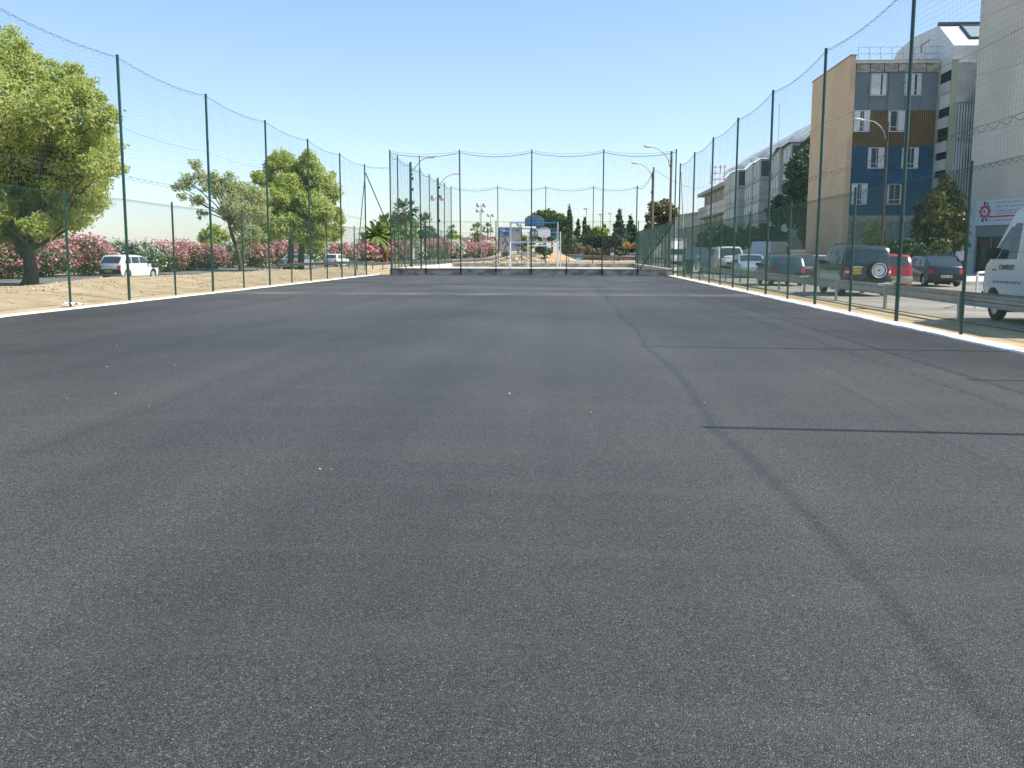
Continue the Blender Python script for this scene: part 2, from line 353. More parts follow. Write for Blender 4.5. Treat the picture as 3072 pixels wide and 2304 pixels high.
HS, HT = 3.08, 7.29
SP = 7.16
def side_fence(X, y0, label, inward):
    f = thing('chain_link_fence', label, 'fence', (X, y0, 0))
    ys = []; y = y0
    while y < 65.6: ys.append(y); y += SP
    tops = [(X, yy, HT) for yy in ys]
    for yy in ys: post(f, X, yy, -.05, HT, .043, 'tall_post')
    for yy in ys[:-1]: post(f, X, yy+SP/2, -.05, HS+.05, .033, 'short_post')
    seg = chain((X+inward*.05, ys[0]), (X+inward*.05, ys[-1]), .03, HS-.03)
    wireobj('wire_mesh', seg, .0017 if X < 0 else .0020, GREEN2, f)
    nseg = []; ra = []; rb = []; ta = {5.2: [], 1.5: [], .06: []}
    for a, b in zip(ys[:-1], ys[1:]):
        sg = .14+.05*random.random()
        nseg.append(net((X, a), (X, b), HS-.05, HT-.06, sg))
        A, B = lace((X, a, HT-.03), (X, b, HT-.03), sg, .06, .42); ra.append(A); rb.append(B)
        A, B = lace((X, a, 3.78), (X, b, 3.78), .05, .11, .5); rb += [A, B]
        A, B = lace((X, a, HS-.02), (X, b, HS-.02), .03, .07, .28); rb += [A, B]
        for zz, sg2 in ((5.2, .1),):
            t = np.linspace(0, 1, 9); p = np.stack([np.full(9, X), a+(b-a)*t, zz+sagz(t, sg2)], 1); ta[zz].append(np.stack([p[:-1], p[1:]], 1))
        for zz in (1.5, .06):
            ta[zz].append(np.array([[(X+inward*.05, a, zz), (X+inward*.05, b, zz)]]))
    wireobj('netting', np.concatenate(nseg), .0016, NETM, f)
    wireobj('top_rope', np.concatenate(ra), .0055, ROPE, f)
    wireobj('lacing', np.concatenate(rb), .005, ROPE, f)
    for k_ in ta: wireobj('tension_wire', np.concatenate(ta[k_]), .0035, ROPE, f)
    return f, ys
FL, YL = side_fence(-13.5, 29.25-4*SP, 'tall green fence with netting between the court and the sandy bank', 1)
FR, YR = side_fence(7.39, 29.2-4*SP, 'tall green fence with netting between the court and the parked cars', -1)
MB().tube([(-13.45, YL[-1]-.06, 6.75), (-13.45, 61.4, .02)], .03).build('brace', GREEN, FL, world=True)
MB().tube([(-13.45, YL[-1]+.0, 6.75), (-10.55, 64.75, .02)], .034).build('brace', GREEN, FL, world=True)
MB().tube([(7.45, YR[-1]-.06, 6.75), (7.45, 61.3, .02)], .03).build('brace', GREEN, FR, world=True)
# link between the left fence and the enclosure
A, B = lace((-13.5, YL[-1], HT-.1), (-11.8, 65, HT-.2), .06, .05); wireobj('lacing', np.concatenate([A, B]), .008, ROPE, FL)
wireobj('netting', net((-13.5, YL[-1]), (-11.8, 65), .1+3, HT-.2, .08), .0016, NETM, FL)

# walls of the enclosed court
def wall(name, label, x0, x1, y0, y1, z0, z1, m, cap=None):
    mb = MB(); nx = max(1, int(abs(x1-x0)/1.2)); o = None
    mb.b2(x0, x1, y0, y1, z0, z1); 
    t = thing('concrete_wall', label, 'wall', ((x0+x1)/2, (y0+y1)/2, 0)); bo = mb.build('wall_body', m, t, world=True)
    if cap: MB().b2(x0-.03, x1+.03, y0-.03, y1+.03, z1+.002, z1+.04).build('coping', cap, t, world=True)
    return t
w1 = wall('concrete_wall', 'low stained concrete wall across the far end of the asphalt court', -11.75, 7.0, 65.0, 65.22, -.05, .40, CONC, CONCL)
wall('concrete_wall', 'pale low wall along the left side of the enclosed court behind', -11.95, -11.72, 65.3, 99.5, -.05, .41, CONCL)
wall('concrete_wall', 'low grey wall closing the far end of the enclosed court', -11.95, 7.1, 99.55, 99.8, -.05, .42, CONC, CONCL)
wall('concrete_wall', 'low concrete wall below the green fence on the right of the enclosed court', 6.9, 7.12, 65.3, 99.5, -.05, .42, CONC, CONCL)
h = thing('steel_hoop', 'small dark steel hoop fixed at the left end of the stained wall', 'hoop', (-11.4, 64.95, 0))
MB().tube([(-11.62, 64.97, .33), (-11.1, 64.95, .33), (-11.1, 64.95, 0)], .022).build('hoop', DARK, h, world=True)

HE = 3.55
def enc_fence(label, P, Q, tall, short, z0=.42, zt=8.2, rt=.042, chainp=.09, netp=.13, nett=True, sag=.27, longr=True, zs=HE):
    P, Q = np.array(P, float), np.array(Q, float)
    f = thing('chain_link_fence', label, 'fence', (P[0], P[1], 0))
    fr = lambda t: P+(Q-P)*t
    for i, t in enumerate(tall):
        p = fr(t); lean = (-.07 if abs(t-.25) < .02 and zt == 8.2 and P[1] == Q[1] else 0, 0)
        post(f, p[0], p[1], 0 if longr else .1, zt, rt, 'tall_post', lean=lean)
    for t in short:
        p = fr(t); post(f, p[0], p[1], 0, zs+.04, .032, 'short_post')
    wireobj('wire_mesh', chain(P, Q, z0-.15, zs-.02, chainp), .0022, GREEN2, f)
    n = []; ra = []; rb = []
    for t0, t1 in zip(tall[:-1], tall[1:]):
        a, b = fr(t0), fr(t1)
        if nett: n.append(net(a, b, zs-.05, zt-.15, sag, netp))
        A, B = lace((*a, zt-.06), (*b, zt-.06), sag*.75, .0, 1); ra += [A]
        A, B = lace((*a, zt-.15), (*b, zt-.15), sag, .05, .5); rb += [A, B]
        A, B = lace((*a, zs), (*b, zs), .03, .05, .3); rb += [A]
    if nett: wireobj('netting', np.concatenate(n), .0026, NETM, f)
    wireobj('top_rope', np.concatenate(ra), .010, ROPE, f); wireobj('lacing', np.concatenate(rb), .010, ROPE, f)
    return f
fe = enc_fence('green fence with sagging net standing on the stained wall at the end of the court', (-11.78, 64.93), (7.1, 64.93), [0, .25, .5, .75, 1], [.125, .375, .625, .875])
for t in np.arange(.125, 1, .125):
    x = -11.78+18.88*t; MB().box((x, 64.90, .36), (.22, .05, .035)).box((x, 64.89, .29), (.05, .03, .2)).box((x, 64.90, .22), (.14, .05, .03)).build('clamp', DARK, fe, world=True)
MB().tube([(7.05, 64.9, 3.5), (4.9, 64.9, .44)], .032).build('brace', GREEN, fe, world=True)
ts = [(y-65)/34.6 for y in (65.1, 68, 73.3, 78.5, 83.7, 88.8, 94, 99.5)]
enc_fence('green netted fence along the left side of the enclosed court', (-11.8, 65), (-11.8, 99.6), ts, [(a+b)/2 for a, b in zip(ts[:-1], ts[1:])], zt=8.15, sag=.2, chainp=.12, netp=.16)
enc_fence('green netted fence across the far end of the enclosed court', (-11.8, 99.6), (7.05, 99.6), [0, .256, .512, .768, 1], [.128, .384, .64, .885], zt=8.2, sag=.3, chainp=.12, netp=.17)
ts2 = [(y-65)/34.6 for y in (65.1, 70, 75, 80, 85, 90, 95, 99.5)]
enc_fence('low green mesh fence along the right side of the enclosed court', (7.08, 65.2), (7.08, 99.6), [.5, .995], ts2[1:-1]+[(a+b)/2 for a, b in zip(ts2[:-1], ts2[1:])], zt=8.2, sag=.5, chainp=.075, netp=.17, nett=False, zs=3.6)

# goals
def goal(X0, Y, label, ring, face):
    g = thing('goal_frame', label, 'goal', (X0+1.6, Y, .06))
    for x in (0, 3.24): MB().box((X0+x, Y, 1.83), (.11, .11, 3.54)).build('goal_post', WHITE, g, world=True)
    for z in (3.52, 3.12): MB().tube([(X0+.06, Y, z), (X0+3.18, Y, z)], .035).build('blue_bar', BLUEP, g, world=True)
    MB().box((X0+1.62, Y, 2.22), (3.12, .1, .11)).build('crossbar', WHITE, g, world=True)
    dy = .95*face
    for x in (0, 3.24):
        s = MB(); s.tube([(X0+x, Y, 2.2), (X0+x, Y+dy*.5, 2.1), (X0+x, Y+dy, .1)], .03)
        for z in (.6, 1.0, 1.4, 1.8): s.box((X0+x, Y+dy*.3, z), (.03, .55, .03))
        s.build('rear_support', WHITE, g, world=True)
    bx = X0+1.62; by = Y-face*.55
    if ring:
        poly = [(-.62, .2), (-.62, .78), (-.42, 1.0), (.42, 1.0), (.62, .78), (.62, .2), (.2, 0), (-.2, 0)]; m = WHITE
    else:
        poly = [(-.67, 0), (-.67, .52), (-.42, .72), (0, .8), (.42, .72), (.67, .52), (.67, 0)]; m = mat('grey_backboard', (.20, .25, .27), rough=.6)
    zb = 2.98 if ring else 3.3
    bd = MB().prism(poly, -.02, .02, lambda a, b, t: (bx+a, by+t, zb+b)).build('backboard', m, g, world=True)
    if not ring: MB().box((bx, by-.0-.028, zb+.22), (.3, .012, .42)).build('board_plate', BLUEP, bd, world=True)
    ar = MB()
    for dx in (-.25, .25): ar.tube([(bx+dx, Y, 3.12), (bx+dx, by+.03*face, 3.2)], .025); ar.tube([(bx+dx, Y, 3.52), (bx+dx, by+.03*face, 3.6)], .025)
    ar.build('board_arm', BLUEP, g, world=True)
    rg = MB(); cx, cy = bx, by-face*.3
    pts = [(cx+.23*math.cos(a), cy+.23*math.sin(a), 3.06) for a in np.linspace(0, 2*math.pi, 17)]; rg.tube(pts, .016, 6); rg.box((bx, by-face*.05, 3.06), (.2, .08, .05))
    rg.build('hoop_ring', mat('red_ring', (.65, .06, .03), rough=.5), g, world=True)
    nn = []
    for k in range(12):
        a = 2*math.pi*k/12; b = a+.26; nn.append([(cx+.23*math.cos(a), cy+.23*math.sin(a), 3.05), (cx+.13*math.cos(b), cy+.13*math.sin(b), 2.68)])
    wireobj('hoop_net', np.array(nn), .006, WHITE, g)
goal(-3.84, 97.4, 'farther white goal frame with blue bars and white basketball backboard', True, 1)
goal(-3.84, 66.9, 'nearer white goal frame with blue bars and grey backboard seen from behind', False, -1)

# ================================================================= LAMPS AND POLES
LAMPM = mat('lamp_housing', (.55, .53, .48), rough=.5)
LENS = mat('lamp_lens', (.5, .48, .40), rough=.2)
def lamphead(root, p, d, s=1., droop=.12):
    p = Vector(p); d = Vector((d, 0, 0)); 
    prof = [(0, .05), (.12, .09), (.35, .15), (.62, .13), (.72, .04)]
    g = []
    for a, r in prof:
        r *= 1.35; ring = []
        for k in range(9):
            t = math.pi*2*k/8; ring.append((p.x+d.x*a*s, p.y+math.cos(t)*r*s, p.z+a*droop*s+(math.sin(t)*r*.45)*s))
        g.append(ring)
    hd = MB().grid(g).build('lamp_head', LAMPM, root, smooth=True, world=True)
    MB().box((p.x+d.x*.42*s, p.y, p.z-.05*s+.42*droop*s), (.4*s, .2*s, .06*s)).build('lamp_lens', LENS, hd, world=True)
def street_lamp(label, X, Y, z0, ztop, arm, rp, m, boxes=(), group=None, pole='pole', s=1.0, rise=1.0, cat='street lamp'):
    L_ = thing('street_lamp', label, cat, (X, Y, z0), group=group)
    MB().tube([(X, Y, z0), (X, Y, ztop)], [rp, rp*.72], 12).build(pole, m, L_, world=True)
    d = 1 if arm > 0 else -1
    MB().tube([(X+d*rp, Y, ztop-1.0*s), (X+d*.22, Y, ztop-.55*s), (X+d*.45, Y, ztop-.25*s), (X+arm*.6, Y, ztop+.05*s*rise), (X+arm, Y, ztop+.28*s*rise)], .03, 8).build('arm', GALV, L_, world=True)
    lamphead(L_, (X+arm, Y, ztop+.28*s*rise), d, s*.95)
    b = MB(); b.box((X+d*.05, Y, ztop-.95*s), (.12, 2.6*rp, .08)); b.box((X+d*.05, Y, ztop-.6*s), (.1, 2.6*rp, .06))
    for z in boxes: b.box((X+d*(rp+.05), Y, z), (.1, .1, .2))
    b.build('bracket', DARK, L_, world=True); return L_
lg = 'curved-arm street lamps beside the enclosed court'
street_lamp('nearer slim green street lamp on the left of the enclosed court', -11.75, 73.6, 0, 8.25, 1.15, .07, GREEN, (7.0, 6.2, 4.3), lg)
street_lamp('farther slim green street lamp on the left of the enclosed court', -11.75, 89.2, 0, 8.3, 1.3, .07, GREEN, (7.4, 6.6, 4.4), lg)
street_lamp('nearer and taller weathered pole with curved lamp arm, right of the enclosed court', 7.85, 75, 0, 9.1, -1.35, .12, WOOD, (), lg, s=1.15)
street_lamp('farther weathered pole with curved lamp arm, right of the enclosed court', 7.7, 88.4, 0, 9.1, -1.25, .11, WOOD, (6.9,), lg, s=1.1)
pl = at(2665, 366, 60)
street_lamp('brown pole with white lamp head in front of the blue apartment facade', float(pl[0]), 60, 0, float(pl[2]), -1.35, .085, mat('shaded_brown_pole', (.055, .04, .03), (.09, .07, .05), scale=3, rough=.85), (6.2,), None, s=1.0, rise=.4)  # pole brown made darker, its shade is put into the colour
def globe_lamp(label, px0, px1, py, Y, ppx):
    a, b, c = at(px0, py, Y), at(px1, py, Y), at(ppx, py, Y); z = float(c[2]); g0 = hgt(c[0], Y)
    t = thing('globe_lamp', label, 'street lamp', (float(c[0]), Y, g0), group='twin-globe street lamps beyond the court')
    MB().tube([(c[0], Y, g0), (c[0], Y, z)], [.09, .06], 10).build('pole', GALV, t, world=True)
    MB().tube([a, b], .035, 8).build('crossbar', GALV, t, world=True)
    for q in (a, b):
        rr = .36; MB().lathe([(rr*math.sin(u), rr*math.cos(u)) for u in np.linspace(.01, math.pi-.01, 11)], 16, (q[0], q[1], q[2]-.05)).build('globe', mat('globe_glass', (.62, .60, .54), rough=.2), t, smooth=True, world=True)
        MB().lathe([(.01, .30), (.3, .22), (.37, .08)], 14, (q[0], q[1], q[2]+.02)).build('globe_cap', GALV, t, smooth=True, world=True)
globe_lamp('nearest twin-globe lamp, above the left side of the court fence', 1299, 1325.5, 593.6, 128, 1312)
globe_lamp('tallest of the far twin-globe lamps, behind the palms', 1434, 1453, 615.5, 170, 1443.6)
globe_lamp('middle twin-globe lamp just left of the tallest far one', 1432, 1448.5, 632, 195, 1440)
globe_lamp('farthest twin-globe lamp left of the roundabout sign', 1465, 1478.5, 645.7, 215, 1471.7)
for i, (px, py, Y, lab) in enumerate([(1759, 627, 215, 'tallest flat-headed mast lamp behind the clipped hedge'), (1803, 644, 230, 'middle flat-headed mast lamp behind the clipped hedge'), (1831, 641, 260, 'faintest mast lamp left of the big cedar'), (1864.5, 630, 260, 'mast lamp behind the top of the big cedar')]):
    p = at(px, py, Y); t = thing('mast_lamp', lab, 'street lamp', (float(p[0]), Y, hgt(p[0], Y)), group='mast lamps far behind the court')
    MB().tube([(p[0], Y, 0), (p[0], Y, p[2])], [.14, .08], 10).build('pole', mat('pale_mast', (.55, .56, .57), rough=.5), t, world=True)
    MB().lathe([(.05, .22), (.55, .1), (.75, -.08), (.05, -.12)], 14, (p[0], Y, p[2])).build('lamp_head', GALV, t, world=True)
# overhead cable from right pole
cb = thing('overhead_cable', 'thin cable sagging from the farther wooden pole towards the buildings', 'cable', (7.7, 88.4, 9))
t = np.linspace(0, 1, 16)[:, None]; P0 = np.array([7.75, 88.4, 8.9]); P1 = at(2140, 552, 190)
pp = P0+(P1-P0)*t; pp[:, 2] += sagz(t[:, 0], 1.2); wireobj('cable', np.stack([pp[:-1], pp[1:]], 1), .018, DARK, cb)
# slim free-standing net pole inside the enclosure
npo = thing('net_pole', 'slim dark green pole just behind the stained wall, left half', 'pole', (-10.05, 67, 0)); 
MB().tube([(-10.05, 67, .05), (-10.05, 67, 3.6)], .06, 10).build('lower_tube', GREEN, npo, world=True)
MB().tube([(-10.05, 67, 3.6), (-10.12, 67, 8.05)], .035, 10).build('upper_tube', GREEN, npo, world=True)

# guard rail on the right
def guard(label, pts, zc, hh, spacing=4.45, posts=None, ph=.66, m=GALV, zg=0., side=-1, refl=()):
    g = thing('guard_rail', label, 'guard rail', (pts[0][0], pts[0][1], 0)); A = [np.array(p, float) for p in pts]
    prof = [(0, -.155), (.045, -.10), (.045, -.065), (0, -.02), (0, .02), (.045, .065), (.045, .10), (0, .155)]
    gr = []; 
    for i, p in enumerate(A):
        d = A[min(i+1, len(A)-1)][:2]-A[max(i-1, 0)][:2]; d /= np.linalg.norm(d); n = np.array([d[1], -d[0]])*(-side)
        zz = zc+(p[2] if len(p) > 2 else 0)
        gr.append([(p[0]+n[0]*o, p[1]+n[1]*o, zz+q*hh/.31) for o, q in prof])
    rail = MB().grid(gr); back = MB().grid([[(v[0]-.004*side, v[1], v[2]) for v in r] for r in gr], flip=True)
    rail.build('rail', m, g, smooth=True, world=True, fix=False)
    for p in posts:
        MB().box((p[0]+.06*side, p[1], p[2]+ph/2-.03 if len(p) > 2 else ph/2-.03), (.06, .11, ph+.06)).build('rail_post', m, g, world=True)
        pass
    for p in refl: MB().add([(p[0]+.02, p[1]-.12, p[2]-.06), (p[0]+.06, p[1]+.16, p[2]-.02), (p[0]+.06, p[1]+.16, p[2]+.04), (p[0]+.02, p[1]-.14, p[2]+.06)], [(0, 1, 2, 3)]).build('reflector', WHITE, g, world=True)
    return g
py_ = [3.9, 8.3, 12.8, 17.3, 21.8, 26.8, 31.6, 35.8, 40.0, 44.4, 48.9, 53.3, 57.8, 62.2]
guard('galvanised guard rail on short posts between the green fence and the cars', [(8.78, y) for y in np.arange(1, 64, 1.0)], .50, .30, posts=[(8.72, y) for y in py_])
mb = None
grl = bpy.data.objects['guard_rail']
for y in (26.8, 35.8): MB().b2(8.60, 8.9, y+.1, y+.5, .60, .66).build('reflector', WHITE, grl, world=True)
pts = [(-22.5, 75), (-18, 77), (-16, 80), (-14.5, 90), (-13.2, 104), (-10.8, 118), (-8.6, 130)]
pf = []
for a, b in zip(pts[:-1], pts[1:]):
    for k in range(4): u = k/4; x, y = a[0]+(b[0]-a[0])*u, a[1]+(b[1]-a[1])*u; pf.append((x, y, hgt(x, y)))
guard('dark low guard rail curving along the road beyond the left fence', pf, .52, .24, posts=pf[::1], ph=.6, m=mat('dark_rail', (.10, .10, .11), rough=.6))
pts = [at(1555, 762, 158), at(1588, 758.5, 165), at(1640, 762, 170), at(1700, 767, 172), at(1800, 771, 172), at(1908, 774, 172)]
pf = [(p[0], p[1], p[2]-.95) for p in pts]
guard('long brown guard rail in front of the far parked cars', pf, .95, .5, posts=[(p[0], p[1], 0.1) for p in pf], ph=.9, m=mat('brown_rail', (.16, .14, .12), rough=.7))

# ================================================================= CARS
def prof_x(prof, z, rear):
    best = None; it = prof if rear else prof[::-1]
    for (x0, z0), (x1, z1) in zip(it[:-1], it[1:]):
        if min(z0, z1)-1e-6 <= z <= max(z0, z1)+1e-6 and z1 != z0: return x0+(x1-x0)*(z-z0)/(z1-z0)
    return it[0][0]
class Car:
    def __init__(s, label, cat, loc, rz, prof, W, zb, paint, R_=.29, wheels=(.65, 3.0), tumble=.13, gc=.18, name='car', group=None, endr=.10):
        s.root = thing(name, label, cat, loc, rz, group); s.p = prof; s.W = W; s.zb = zb; s.L = max(x for x, z in prof); s.zr = max(z for x, z in prof); s.tb = tumble; s.er = endr
        s.R = R_; s.wh = wheels; s.paint = paint
        # outline with wheel arches; local x: forward, y: left
        bot = []; Ra = R_+.06
        for xc in wheels[::-1]:
            bot += [(xc+Ra*math.cos(a), max(gc, R_+Ra*math.sin(a))) for a in np.linspace(-.25, math.pi+.25, 12)]
        out = list(prof)+bot
        s.N = 8; us = [-1, -.93, -.75, -.4, 0, .4, .75, .93, 1]
        bm = bmesh.new()
        vs = [bm.verts.new((x, 0, z)) for x, z in out]; f = bm.faces.new(vs)
        def cut(co, no):
            bmesh.ops.bisect_plane(bm, geom=bm.verts[:]+bm.edges[:]+bm.faces[:], plane_co=co, plane_no=no)
        cut((0, 0, zb), (0, 0, 1)); cut((0, 0, zb-.12), (0, 0, 1)); cut((0, 0, zb*.55), (0, 0, 1)); cut((.35, 0, 0), (1, 0, 0)); cut((s.L-.45, 0, 0), (1, 0, 0)); cut((s.L*.5, 0, 0), (1, 0, 0))
        bmesh.ops.triangulate(bm, faces=bm.faces[:])
        bm.verts.ensure_lookup_table(); V2 = [(v.co.x, v.co.z) for v in bm.verts]; F2 = [tuple(v.index for v in q.verts) for q in bm.faces]; 
        bm.verts.index_update(); E2 = [(e.verts[0].index, e.verts[1].index) for e in bm.edges if e.is_boundary]; bm.free()
        m = MB(); n = len(V2)
        for u in us: m.v += [s.S(x, u, z) for x, z in V2]
        m.f += [tuple(i for i in q) for q in F2] + [tuple(i+(len(us)-1)*n for i in q[::-1]) for q in F2]
        for k in range(len(us)-1): m.f += [(a+k*n, b+k*n, b+(k+1)*n, a+(k+1)*n) for a, b in E2]
        # drop unused interior verts
        used = sorted({i for q in m.f for i in q}); mp = {o: i for i, o in enumerate(used)}
        m.v = [m.v[i] for i in used]; m.f = [tuple(mp[i] for i in q) for q in m.f]
        s.body = m.build('body', paint, s.root, smooth=True)
        # dark wheel housings
        hb = MB()
        for xc in wheels: hb.b2(xc-R_*.9, xc+R_*.9, -W/2+.25, W/2-.25, .2, R_+.25)
        hb.b2(.3, s.L-.4, -W/2+.14, W/2-.14, gc+.0, gc+.10); hb.build('underbody', BLACK, s.root)
        for xc in wheels:
            for sg in (-1, 1):
                y = sg*(W/2-.13); tw = .17
                wl = MB().lathe([(R_*.62, -tw/2), (R_*.93, -tw/2), (R_, -tw*.35), (R_, tw*.35), (R_*.93, tw/2), (R_*.62, tw/2)], 24, (xc, y, R_), 'Y').build('wheel', BLACK, s.root, smooth=True)
                o = sg*tw*.42
                MB().lathe([(.012, o*1.12), (R_*.16, o*1.1), (R_*.2, o*.75), (R_*.5, o*.8), (R_*.64, o*1.02), (R_*.66, 0)], 20, (xc, y, R_), 'Y').build('rim', RIM, wl, smooth=True)
    def half(s, x, z):
        h_ = s.W/2
        if z > s.zb: h_ -= s.tb*(z-s.zb)/(s.zr-s.zb)
        else: h_ -= .05*max(0, (s.zb*.55-z)/(s.zb*.55))+ .015*max(0, (z-s.zb*.55)/(s.zb*.45))
        e = min(x, s.L-x)
        if e < .45: h_ -= .07*((.45-max(e, 0))/.45)**2
        return h_
    def S(s, x, u, z, off=0.):
        e = s.er*abs(u)**4; dx = 0
        if x < .5: dx = e*(1-x/.5)
        elif x > s.L-.7: dx = -e*1.3*(1-(s.L-x)/.7)
        cz = .035*(1-u*u) if z > s.zb*.98 else 0
        return (x+dx, u*(s.half(x, z)+off), z+cz)
    def local(s, x, y, z): return (x, y, z)
    def glass(s, i, j, name, u=.86, a=.05, b=.93, m=GLASS, off=.012):
        (x0, z0), (x1, z1) = s.p[i], s.p[j]; nx, nz = (z1-z0), -(x1-x0); l = math.hypot(nx, nz); nx /= -l; nz /= -l
        g = []
        for t in (a, (a+b)/2, b):
            x, z = x0+(x1-x0)*t, z0+(z1-z0)*t
            g.append([tuple(np.array(s.S(x, q*(1-.02*t), z))+np.array([nx*off, 0, nz*off])) for q in np.linspace(-u, u, 9)])
        mb = MB().grid(g); return mb.build(name, m, s.root, smooth=True)
    def side_windows(s, xs, z0, z1, m=GLASS, gap=.05, rear_lean=0., names='side_window', only=None):
        # xs: list of (x0bottom, x1bottom, x0top, x1top)
        for (a, b, c, d) in xs:
            for sg in (-1, 1):
                if only and sg != only: continue
                q = [(a, z0), (b, z0), (d, z1), (c, z1)]
                MB().add([(x, sg*(s.half(x, z)+.008), z) for x, z in q], [(0, 1, 2, 3)]).build(names, m, s.root)
    def patch(s, end, u0, u1, z0, z1, m, name, t=.02, n=5, parent=None, nz=3):
        rear = end == 'rear'; sg = -1 if rear else 1
        def P(u, z, o):
            x = prof_x(s.p, z, rear); q = s.S(x, u, z); return (q[0]+sg*o, q[1]*(1+(.012 if o > 0 else 0)), z)
        us = np.linspace(u0, u1, n); zs = np.linspace(z0, z1, nz)
        outer = [[P(u, z, t) for u in us] for z in zs]; inner = [[P(u, z, -.03) for u in us] for z in zs]
        mb = MB().grid(outer)
        ro = lambda g: [g[0][k] for k in range(n)]+[g[r][n-1] for r in range(1, nz)]+[g[nz-1][k] for k in range(n-2, -1, -1)]+[g[r][0] for r in range(nz-2, 0, -1)]
        a, b = ro(outer), ro(inner); k = len(a); mb.add(a+b, [(i, (i+1) % k, k+(i+1) % k, k+i) for i in range(k)])
        return mb.build(name, m, parent or s.root, smooth=True)
    def sidestrip(s, x0, x1, z0, z1, m, name, t=.02):
        for sg in (-1, 1):
            mb = MB(); xs = np.linspace(x0, x1, 6)
            g = [[(s.S(x, 1, z)[0], sg*(s.half(x, z)+o), z) for x in xs] for z, o in ((z0, -.01), (z0+.01, t), (z1-.01, t), (z1, -.01))]
            mb.grid(g).build(name, m, s.root)
    def plate(s, end, z, m, y=0., wd=.5, hh=.11, chars=7):
        rear = end == 'rear'; x = prof_x(s.p, z, rear)+(-.045 if rear else .045); 
        p = MB().box((x, y, z), (.015, wd, hh)).build('number_plate', m, s.root)
        c = MB(); sg = -1 if rear else 1
        for k in range(chars):
            yy = y-wd*.4+wd*.8*k/(chars-1)
            if chars > 6 and k == 2: continue
            c.box((x+sg*.01, yy, z), (.004, wd*.06, hh*.55))
        c.build('plate_characters', INK, p)
    def mirrors(s, x, z, m=DARK, sz=1.):
        for sg in (-1, 1): MB().box((x, sg*(s.half(x, z)+.10), z+.03), (.12*sz, .2*sz, .15*sz)).build('mirror', m, s.root)
    def lines(s, xs, z0, z1):       # door shut lines
        m = MB()
        for x in xs:
            for sg in (-1, 1):
                m.add([(x+dx, sg*(s.half(x, z)+.003), z) for dx, z in ((-.006, z0), (.006, z0), (.006, s.zb), (-.006, s.zb))], [(0, 1, 2, 3)])
        m.build('door_gap', BLACK, s.root)
        hm = MB()
        for x in xs[1:] if len(xs) > 1 else xs:
            for sg in (-1, 1): hm.box((x-.0+.12, sg*(s.half(x, s.zb-.1)+.012), s.zb-.1), (.14, .02, .03))
        hm.build('door_handle', DARK, s.root)

HATCH = [(.08, .28), (.0, .42), (.0, .62), (.05, .88), (.40, 1.29), (.58, 1.365), (1.5, 1.38), (2.10, 1.33), (2.78, .93), (3.38, .80), (3.60, .68), (3.68, .45), (3.64, .25)]
SEDAN = [(.08, .28), (.0, .42), (.0, .70), (.10, .94), (.62, 1.0), (1.28, 1.36), (1.7, 1.42), (2.45, 1.41), (2.80, 1.35), (3.45, .97), (4.15, .82), (4.36, .66), (4.40, .45), (4.34, .25)]
SUVP = [(.08, .38), (.0, .50), (.0, .80), (.03, 1.08), (.17, 1.60), (.36, 1.72), (2.0, 1.75), (2.35, 1.68), (2.86, 1.12), (3.70, 1.02), (3.86, .85), (3.92, .5), (3.86, .36)]
VANP = [(.06, .35), (.0, .50), (.0, .80), (.0, 1.20), (.08, 2.20), (.28, 2.42), (3.75, 2.46), (4.15, 2.36), (4.98, 1.36), (5.42, 1.12), (5.60, .85), (5.62, .45), (5.56, .3)]
KANG = [(.06, .28), (.0, .42), (.0, .80), (.02, 1.06), (.12, 1.68), (.28, 1.80), (2.1, 1.84), (2.45, 1.76), (3.05, 1.14), (3.72, .95), (3.92, .76), (3.97, .45), (3.92, .25)]
def paint(name, c, rough=.28, metal=0., coat=.5, c2=None): return mat(name, c, c2, rough=rough, metal=metal, coat=coat)
CW = paint('white_car_paint', (.74, .75, .74)); CSIL = paint('silver_car_paint', (.48, .51, .53), metal=.35); CDG = paint('dark_green_grey_paint', (.035, .05, .045), metal=.3)
CGREY = paint('grey_green_car_paint', (.15, .19, .20), metal=.3); CRED = paint('red_car_paint', (.36, .01, .022)); CBLK = paint('dark_blue_black_paint', (.02, .03, .045), metal=.2)
CBL = paint('teal_blue_car_paint', (.03, .08, .11), metal=.2); CLB = paint('pale_blue_car_paint', (.36, .46, .52), metal=.2)
FWD = math.pi/2      # car heading +Y; the origin of a car is the middle of its rear edge

def hatch(label, loc, rz, pt, bumper=DARK, tail=True, rearp=AMBER, W=1.58, group=None, sc_=1., prof=HATCH):
    c = Car(label, 'car', loc, rz, prof, W, .90, pt, .28, (.62, 3.0), name='parked_car', group=group)
    c.glass(3, 4, 'rear_window', .84, .06, .95); c.glass(7, 8, 'windscreen', .86, .05, .95)
    c.side_windows([(.42, .98, .66, 1.02), (1.06, 1.72, 1.10, 1.72), (1.79, 2.68, 1.79, 2.14)], .93, 1.29)
    c.patch('rear', -1, 1, .30, .58, bumper, 'bumper', .05, 9); c.patch('front', -1, 1, .26, .52, bumper, 'bumper', .05, 9)
    for u in ((-.99, -.74), (.74, .99)): c.patch('rear', u[0], u[1], .60, .80, REDL, 'tail_light', .015, 3)
    for u in ((-.97, -.62), (.62, .97)): c.patch('front', u[0], u[1], .56, .70, CLEARL, 'headlight', .012, 3)
    c.plate('rear', .47, rearp); c.plate('front', .42, WPLATE); c.mirrors(2.52, .93); c.lines((1.02, 2.62), .3, .9)
    return c
